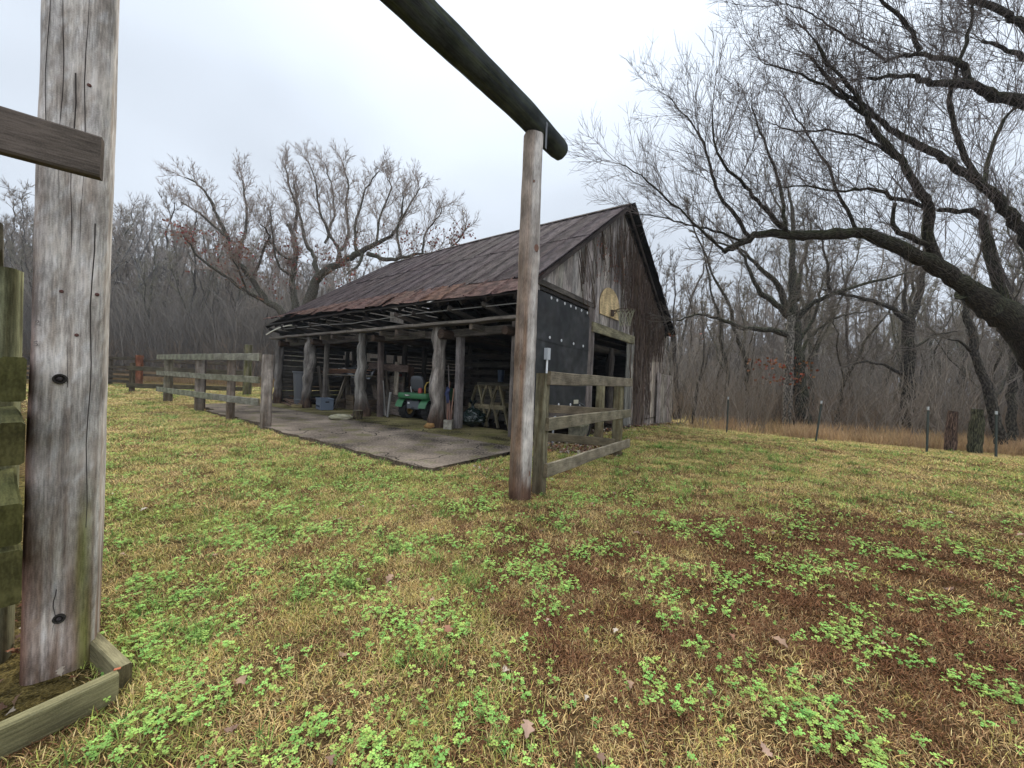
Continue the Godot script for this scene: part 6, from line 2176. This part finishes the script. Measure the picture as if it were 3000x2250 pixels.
func make_woods() -> void:
	rng.seed = 90210
	var protos := []
	var cols := [Color(0.21, 0.178, 0.148), Color(0.16, 0.14, 0.12), Color(0.235, 0.205, 0.175), Color(0.19, 0.175, 0.13), Color(0.28, 0.255, 0.225)]
	for k in 6:
		var a := wood_tree([13.0, 16.0, 11.0, 18.0, 14.0, 9.0][k], [2.6, 3.0, 2.4, 3.2, 2.2, 2.0][k], rng.randf_range(-0.12, 0.12), cols[k % 5], 7)
		protos.append([a[0].mesh(), a[1].mesh()])
	for k in 3:
		var a := wood_tree([10.0, 12.0, 9.0][k], 1.35, [0.12, -0.05, -0.2][k], [Color(0.21, 0.185, 0.15), Color(0.17, 0.15, 0.115), Color(0.24, 0.22, 0.19)][k], 7)
		protos.append([a[0].mesh(), a[1].mesh()])
	var places := []
	# individual trees: right wood, then left wood
	for side in 2:
		var made := 0
		var tries := 0
		while made < (88 if side == 0 else 190) and tries < 6000:
			tries += 1
			var x := 0.0
			var z := 0.0
			if side == 0:
				var az := deg_to_rad(rng.randf_range(21.0, 62.0))
				var r := 18.0 + 34.0 * pow(rng.randf(), 1.1)
				x = sin(az) * r
				z = -cos(az) * r
			else:
				x = rng.randf_range(-78.0, -4.0)
				z = -37.0 - 20.0 * pow(rng.randf(), 1.2)
			if inside_yard(x, z):
				continue
			var ok := true
			for q in places:
				if Vector2(q.x - x, q.z - z).length() < (1.3 if side == 0 else 1.5):
					ok = false
			for q in [Vector2(11.4, -15.4), Vector2(16.3, -15.7), Vector2(15.0, -11.9), Vector2(16.3, -12.5), Vector2(14.3, -9.9)]:
				if q.distance_to(Vector2(x, z)) < 2.2:
					ok = false
			if not ok:
				continue
			made += 1
			places.append(Vector3(x, 0, z))
			var k := rng.randi_range(0, 5)
			if side == 0 and made > 38:
				k = rng.randi_range(6, 8)
			var looks: String = ["straight grey-brown", "tall dark-limbed", "low pale-brown", "very tall olive-grey", "pale grey spreading", "short crooked brown", "slender leaning brown", "slender upright olive", "slender pale leaning"][k]
			var label := "%s bare tree standing in the wood beyond the %s" % [looks, "steel posts" if side == 0 else "field fence"]
			var t := thing("bare_tree", label, "tree", Vector3(x, height(x, z), z), rng.randf() * TAU, "bare trees of the wood beyond the steel posts" if side == 0 else "bare trees of the wood beyond the field fence")
			var sc := rng.randf_range(0.6, 0.95)
			if side == 1:
				sc = skyline(x, z) / float([13.0, 16.0, 11.0, 18.0, 14.0, 9.0, 10.0, 12.0, 9.0][k]) * rng.randf_range(0.72, 1.02)
			t.scale = Vector3(sc, sc, sc)
			for part in 2:
				var o := MeshInstance3D.new()
				o.mesh = protos[k][part]
				o.material_override = mats.bark if part == 0 else mats.twig
				o.name = "trunk" if part == 0 else "crown"
				t.add_child(o)
	# thickets and the wood's depth
	var th := [thicket(4.5, 24, Color(0.20, 0.17, 0.138)), thicket(7.0, 22, Color(0.185, 0.165, 0.142)), thicket(3.0, 28, Color(0.215, 0.165, 0.12))]
	for v in 3:
		var list := []
		for k in 5200:
			var side := k % 2
			var x := 0.0
			var z := 0.0
			if side == 0:
				var az := deg_to_rad(rng.randf_range(20.0, 66.0))
				var r := 16.0 + 42.0 * rng.randf()
				x = sin(az) * r
				z = -cos(az) * r
				if v == 1 and r < 24.0:
					continue
				if r < 22.0 and rng.randf() < 0.55:
					continue
			else:
				x = rng.randf_range(-95.0, 2.0)
				z = -37.5 - 26.0 * pow(rng.randf(), 1.2)
			if inside_yard(x, z) or k > (300 if side == 0 else 3300):
				continue
			var sc := rng.randf_range(0.6, 1.15) * (0.8 if side == 0 else 1.35)
			var tint := rng.randf_range(0.8, 1.25)
			list.append([Transform3D(Basis(Vector3.UP, rng.randf() * TAU).scaled(Vector3(sc, sc * rng.randf_range(0.8, 1.1), sc)), Vector3(x, height(x, z), z)), Color(tint, tint, tint)])
		scatter("undergrowth", th[v].mesh(), mats.twig, list, "tangle of bare brush and saplings filling the wood")
	for k in 3:
		var whole := Buf.new()
		var a := wood_tree([15.0, 12.0, 17.0][k], 2.6, rng.randf_range(-0.1, 0.1), cols[k], 6)
		for src in a:
			var off := whole.v.size()
			whole.v.append_array(src.v)
			whole.n.append_array(src.n)
			whole.c.append_array(src.c)
			whole.t.append_array(src.t)
			for q in src.i:
				whole.i.append(q + off)
		var list := []
		for q in 420:
			var x := 0.0
			var z := 0.0
			if q % 7 < 2:
				var az := deg_to_rad(rng.randf_range(19.0, 68.0))
				var r := rng.randf_range(42.0, 82.0)
				x = sin(az) * r
				z = -cos(az) * r
			else:
				x = rng.randf_range(-110.0, 24.0)
				z = rng.randf_range(-58.0, -95.0)
				if x > -12.0:
					z -= 25.0
			if inside_yard(x, z):
				continue
			var sc := rng.randf_range(0.7, 0.95) if q % 7 < 2 else skyline(x, z) / 16.0 * rng.randf_range(0.6, 0.88)
			var tint := rng.randf_range(0.85, 1.2)
			list.append([Transform3D(Basis(Vector3.UP, rng.randf() * TAU).scaled(Vector3(sc, sc, sc)), Vector3(x, height(x, z), z)), Color(tint, tint, tint)])
		scatter("distant_woods", whole.mesh(), mats.twig, list, "far bare trees merging into one grey mass")
	# tall dry grass where the turf ends
	var gb := Buf.new()
	for k in 70:
		var p := Vector3(rng.randfn() * 0.28, 0, rng.randfn() * 0.28)
		var d := Vector3(rng.randf_range(-0.35, 0.35), 1, rng.randf_range(-0.35, 0.35)).normalized()
		var ln := rng.randf_range(0.35, 0.8)
		var w := Vector3(rng.randf_range(-1, 1), 0, rng.randf_range(-1, 1)).normalized() * 0.008
		var m := p + d * ln * 0.6
		var e := p + d * ln + Vector3(rng.randf_range(-0.15, 0.15), -0.05, rng.randf_range(-0.15, 0.15))
		var c := rc(0.9, 0.9, 0.9, 0.3)
		gb.quad(p - w, p + w, m + w, m - w, w.cross(d), c)
		gb.tri(m - w, e, m + w, c)
	var list := []
	var tries := 0
	while list.size() < 620 and tries < 30000:
		tries += 1
		var az := deg_to_rad(rng.randf_range(22.0, 62.0))
		var r := rng.randf_range(13.0, 30.0)
		var x := sin(az) * r
		var z := -cos(az) * r
		var g := (Vector3(x, 0, z) - BARN_AT).dot(INTO)
		var l := (Vector3(x, 0, z) - BARN_AT).dot(ALONG)
		var edge := 9.9 + maxf(0.0, -l - 4.0) * 0.35
		if g < edge - 0.9 + 0.8 * noise_a.get_noise_2d(x, z) or (g > edge + 3.5 and rng.randf() < 0.75) or l > -1.5:
			continue
		if az < deg_to_rad(36.0) and rng.randf() < 0.85:
			continue
		var sc := rng.randf_range(0.35, 0.8)
		list.append([Transform3D(Basis(Vector3.UP, rng.randf() * TAU).scaled(Vector3(sc, sc * rng.randf_range(0.6, 1.4), sc)), Vector3(x, height(x, z) - 0.02, z)), rc(0.50, 0.345, 0.19, 0.25)])
	for k in 700:
		var x := rng.randf_range(-60.0, -8.0)
		var z := rng.randf_range(-36.0, -26.0)
		if inside_yard(x, z - 9.0):
			continue
		var sc := rng.randf_range(0.5, 1.0)
		list.append([Transform3D(Basis(Vector3.UP, rng.randf() * TAU).scaled(Vector3(sc, sc, sc)), Vector3(x, height(x, z), z)), rc(0.24, 0.16, 0.085, 0.25)])
	scatter("tall_dry_grass", gb.mesh(), mats.blade, list, "tall tan dry grass along the edge of the wood")


# ------------------------------------------------------------------ turf
func tuft(n: int, rad: float, h: float, wide: float, lie: float) -> Mesh:
	var b := Buf.new()
	for k in n:
		var a := rng.randf() * TAU
		var r := rad * sqrt(rng.randf())
		var p := Vector3(cos(a) * r, -0.006, sin(a) * r)
		var t := rng.randf() * TAU
		var tilt := rng.randf_range(0.15, lie)
		var d := Vector3(cos(t) * tilt, 1.0, sin(t) * tilt).normalized()
		var ln := h * rng.randf_range(0.5, 1.2)
		var w := Vector3(-sin(t), 0, cos(t)) * wide * rng.randf_range(0.6, 1.2)
		var m := p + d * ln * 0.55
		var d2 := (d + Vector3(cos(t), -0.5, sin(t)) * rng.randf_range(0.1, 0.65)).normalized()
		var e := m + d2 * ln * 0.5
		var f := rng.randf_range(0.45, 1.35)
		if rng.randf() < 0.14:
			f = 0.3
		var hue := rng.randf_range(-0.14, 0.18)
		var c := Color(f * (1.0 + hue), f, f * (1.0 - hue))
		var up := Vector3(d.x * -0.5, 1.0, d.z * -0.5)
		b.quad(p - w, p + w, m + w * 0.8, m - w * 0.8, up, c)
		b.quad(m - w * 0.8, m + w * 0.8, e + w * 0.15, e - w * 0.15, up, c)
	return b.mesh()


func clover(n: int, rad: float) -> Mesh:
	var b := Buf.new()
	for k in n:
		var a := rng.randf() * TAU
		var r := rad * sqrt(rng.randf())
		var c := Vector3(cos(a) * r, rng.randf_range(0.008, 0.032), sin(a) * r)
		var tilt := Basis(Vector3(rng.randf_range(-1, 1), 0, rng.randf_range(-1, 1)).normalized(), rng.randf_range(0.0, 0.5)) * Basis(Vector3.UP, rng.randf() * TAU)
		var f := rng.randf_range(0.65, 1.3)
		var hue := rng.randf_range(-0.1, 0.14)
		var col := Color(f * (1.0 + hue), f, f * (1.0 - hue))
		var s := rng.randf_range(0.0036, 0.0076)
		for leaf in 3:
			var an := TAU * leaf / 3.0
			var o := tilt * Vector3(cos(an), 0.15, sin(an))
			var q := tilt * Vector3(-sin(an), 0.0, cos(an))
			var tip := c + o * s * 1.55
			b.quad(c, c + o * s * 0.95 + q * s * 0.75, tip, c + o * s * 0.95 - q * s * 0.75, tilt * Vector3.UP, col)
	return b.mesh()


func on_turf(x: float, z: float) -> bool:
	var p := Vector3(x, 0, z) - BARN_AT
	var g := p.dot(INTO)
	var l := p.dot(ALONG)
	if g > -2.84 + 0.2 * noise_c.get_noise_2d(l * 1.5, 1.0) and g < 10.4 and l > -0.62 and l < 12.2:
		return false
	if Vector2(x - 0.13, z + 4.25).length() < 0.13:
		return false
	# inside the edging of the near post
	var e := Vector3(x, 0, z) - Vector3(-1.52, 0, -1.5)
	if e.dot(Vector3(-0.55, 0, 0.95)) > -0.05 and e.dot(Vector3(0.86, 0, 0.51)) < 0.03:
		return false
	if e.dot(Vector3(0.62, 0, -0.79)) < 0.0 and e.dot(Vector3(0.86, 0, 0.51)) < 0.0:
		return false
	return true


func make_grass() -> void:
	rng.seed = 31337
	var kinds := [tuft(52, 0.075, 0.042, 0.0015, 1.7), tuft(50, 0.085, 0.034, 0.0015, 2.4), tuft(30, 0.05, 0.075, 0.0018, 1.1)]
	var lists := [[], [], []]
	var clovers := [[], []]
	var half := deg_to_rad(64.0)
	var r := 0.75
	while r < 30.0:
		var dr := 0.05 + r * 0.02
		var dens := 480.0 if r < 2.4 else 480.0 * pow(2.4 / r, 1.3)
		var n := int(2.0 * half * r * dr * dens)
		for k in n:
			var a := rng.randf_range(-half, half)
			var rr := r + rng.randf() * dr
			var x := sin(a) * rr
			var z := -cos(a) * rr
			if not on_turf(x, z):
				continue
			var t := turf(x, z)
			var sc := (0.75 + 0.5 * rng.randf()) * (1.0 + 0.035 * rr)
			var kind := 0
			var col := Color(0.56, 0.42, 0.19)
			var u := rng.randf()
			if u < t.x * 1.05:
				kind = 1
				col = Color(0.19, 0.092, 0.045) if rng.randf() < 0.7 else Color(0.33, 0.205, 0.10)
			elif u < t.x + (1.0 - t.x) * t.z * 0.85:
				col = Color(0.27, 0.32, 0.08)
				if noise_c.get_noise_2d(x * 1.6 + 9.0, z * 1.6) > 0.33:
					kind = 2
					col = Color(0.17, 0.27, 0.06)
			else:
				kind = 1 if rng.randf() < 0.5 else 0
				if rng.randf() < 0.35:
					col = Color(0.40, 0.34, 0.11)
			var f := rng.randf_range(0.95, 1.5)
			col = Color(col.r * f, col.g * f * rng.randf_range(0.95, 1.05), col.b * f)
			var wide := 1.0 + 0.09 * maxf(0.0, rr - 3.0)
			lists[kind].append([Transform3D(Basis(Vector3.UP, rng.randf() * TAU).scaled(Vector3(sc * wide, sc * 0.9, sc * wide)), Vector3(x, height(x, z), z)), col])
		# clover in patches
		var nc := int(2.0 * half * r * dr * (1200.0 if r < 3.0 else 1200.0 * pow(3.0 / r, 1.5)))
		for k in nc:
			var a := rng.randf_range(-half, half)
			var rr := r + rng.randf() * dr
			var x := sin(a) * rr
			var z := -cos(a) * rr
			if not on_turf(x, z) or rr > 14.0:
				continue
			var c := noise_c.get_noise_2d(x * 0.75 + 100.0, z * 0.75) + 0.75 * noise_c.get_noise_2d(x * 3.1, z * 3.1 + 60.0)
			var want := 0.19 + 0.10 * exp(-pow((x - 1.5) / 1.2, 2.0) - pow((z + 2.6) / 1.0, 2.0)) - 0.10 * smoothstep(0.5, -1.5, x) + 0.16 * smoothstep(4.0, 10.0, rr)
			if c + 0.34 * rng.randfn() < want + 0.24:
				continue
			var sc := rng.randf_range(0.75, 1.25) * (1.0 + 0.03 * rr)
			var f := rng.randf_range(0.72, 1.35)
			clovers[k % 2].append([Transform3D(Basis(Vector3.UP, rng.randf() * TAU).scaled(Vector3(sc, sc, sc)), Vector3(x, height(x, z), z)), Color(0.25 * f * rng.randf_range(0.8, 1.25), 0.41 * f, 0.095 * f)])
		r += dr
	var names := ["mixed winter grass blades of the turf", "matted dead brown and straw grass", "longer green grass tufts"]
	for k in 3:
		scatter("grass", kinds[k], mats.blade, lists[k], names[k])
	for k in 2:
		scatter("clover", clover(6, 0.045), mats.blade, clovers[k], "bright green clover growing through the turf")


func leaf_mesh(size: float, curl: float, lobes: int) -> Mesh:
	var b := Buf.new()
	var n := 14
	var mid := []
	var edge := [[], []]
	for k in n + 1:
		var f := float(k) / n
		var y := curl * (0.25 - (f - 0.5) * (f - 0.5)) * size
		var w := size * 0.34 * sin(PI * pow(f, 0.8)) * (0.72 + 0.28 * cos(f * TAU * lobes))
		mid.append(Vector3(0, y, (f - 0.5) * size))
		edge[0].append(Vector3(-w, y + 0.22 * curl * w, (f - 0.5) * size))
		edge[1].append(Vector3(w, y + 0.34 * curl * w, (f - 0.5) * size))
	for k in n:
		for s in 2:
			b.quad(mid[k], mid[k + 1], edge[s][k + 1], edge[s][k], Vector3.UP, Color(1, 1, 1) * (0.9 if k % 2 else 1.0))
	return b.mesh()


func make_leaves() -> void:
	rng.seed = 555
	var ms := [leaf_mesh(0.10, 0.7, 3), leaf_mesh(0.085, -0.6, 4), leaf_mesh(0.07, 0.9, 2)]
	var tones := [Color(0.26, 0.16, 0.10), Color(0.15, 0.085, 0.055), Color(0.31, 0.20, 0.14), Color(0.22, 0.095, 0.05), Color(0.38, 0.32, 0.25)]
	var spots := [[-1.05, -1.55], [-0.95, -1.36], [-0.42, -2.0], [-0.28, -1.95], [0.02, -1.72], [0.55, -1.62], [0.35, -1.30], [0.95, -1.35], [1.35, -1.75], [0.62, -1.18], [-0.72, -1.75], [-0.55, -1.25]]
	for k in 70:
		var x := 0.0
		var z := 0.0
		if k < spots.size():
			x = spots[k][0]
			z = spots[k][1]
		else:
			var a := deg_to_rad(rng.randf_range(-46.0, 56.0))
			var r := 1.3 + 5.5 * pow(rng.randf(), 1.2)
			x = sin(a) * r
			z = -cos(a) * r
		if not on_turf(x, z):
			continue
		var o := MeshInstance3D.new()
		o.mesh = ms[k % 3]
		var key := "leaf%d" % (k % 5)
		o.material_override = flat_mat(key, tones[k % 5], 0.8)
		o.name = numbered("fallen_leaf")
		add_child(o)
		o.position = Vector3(x, height(x, z) + 0.022, z)
		o.rotation = Vector3(rng.randf_range(-0.3, 0.3), rng.randf() * TAU, rng.randf_range(-0.3, 0.3))
		var s := rng.randf_range(0.4, 0.85)
		o.scale = Vector3(s, s, s)
		tag(o, "curled dead leaf lying on the turf", "leaf", "dead leaves lying on the turf")
	# litter by the hydrant, at the gable foot and inside the edging
	var list := []
	for k in 1500:
		var p := Vector3.ZERO
		if k < 520:
			p = Vector3(rng.randf_range(0.5, 2.1), 0, rng.randf_range(-8.3, -6.9))
		elif k < 950:
			p = bp(rng.randf_range(0.4, 11.8), -0.25 - 0.55 * absf(rng.randfn()), 0)
		elif k < 1250:
			p = Vector3(rng.randf_range(-2.7, -1.6), 0, rng.randf_range(-2.2, -0.7))
			var e := p - Vector3(-1.56, 0, -1.5)
			if e.dot(Vector3(0.86, 0, 0.51)) > -0.03 or e.dot(Vector3(0.62, 0, -0.79)) > -0.03:
				continue
		else:
			p = Vector3(rng.randf_range(-1.1, 0.4) , 0, rng.randf_range(-7.2, -4.9))
			if on_turf(p.x, p.z) == false or rng.randf() < 0.5:
				continue
		var s := rng.randf_range(0.5, 1.1) * (0.6 if k >= 950 else 1.0)
		var tc: Color = tones[rng.randi_range(0, 4)]
		var f := rng.randf_range(0.5, 1.1)
		list.append([Transform3D(Basis.from_euler(Vector3(rng.randf_range(-0.7, 0.7), rng.randf() * TAU, rng.randf_range(-0.7, 0.7))).scaled(Vector3(s, s, s)), Vector3(p.x, height(p.x, p.z) + rng.randf_range(0.01, 0.05), p.z)), Color(tc.r * f, tc.g * f, tc.b * f)])
	scatter("leaf_litter", ms[0], mats.blade, list, "brown leaf litter drifted by the barn and the post foot")
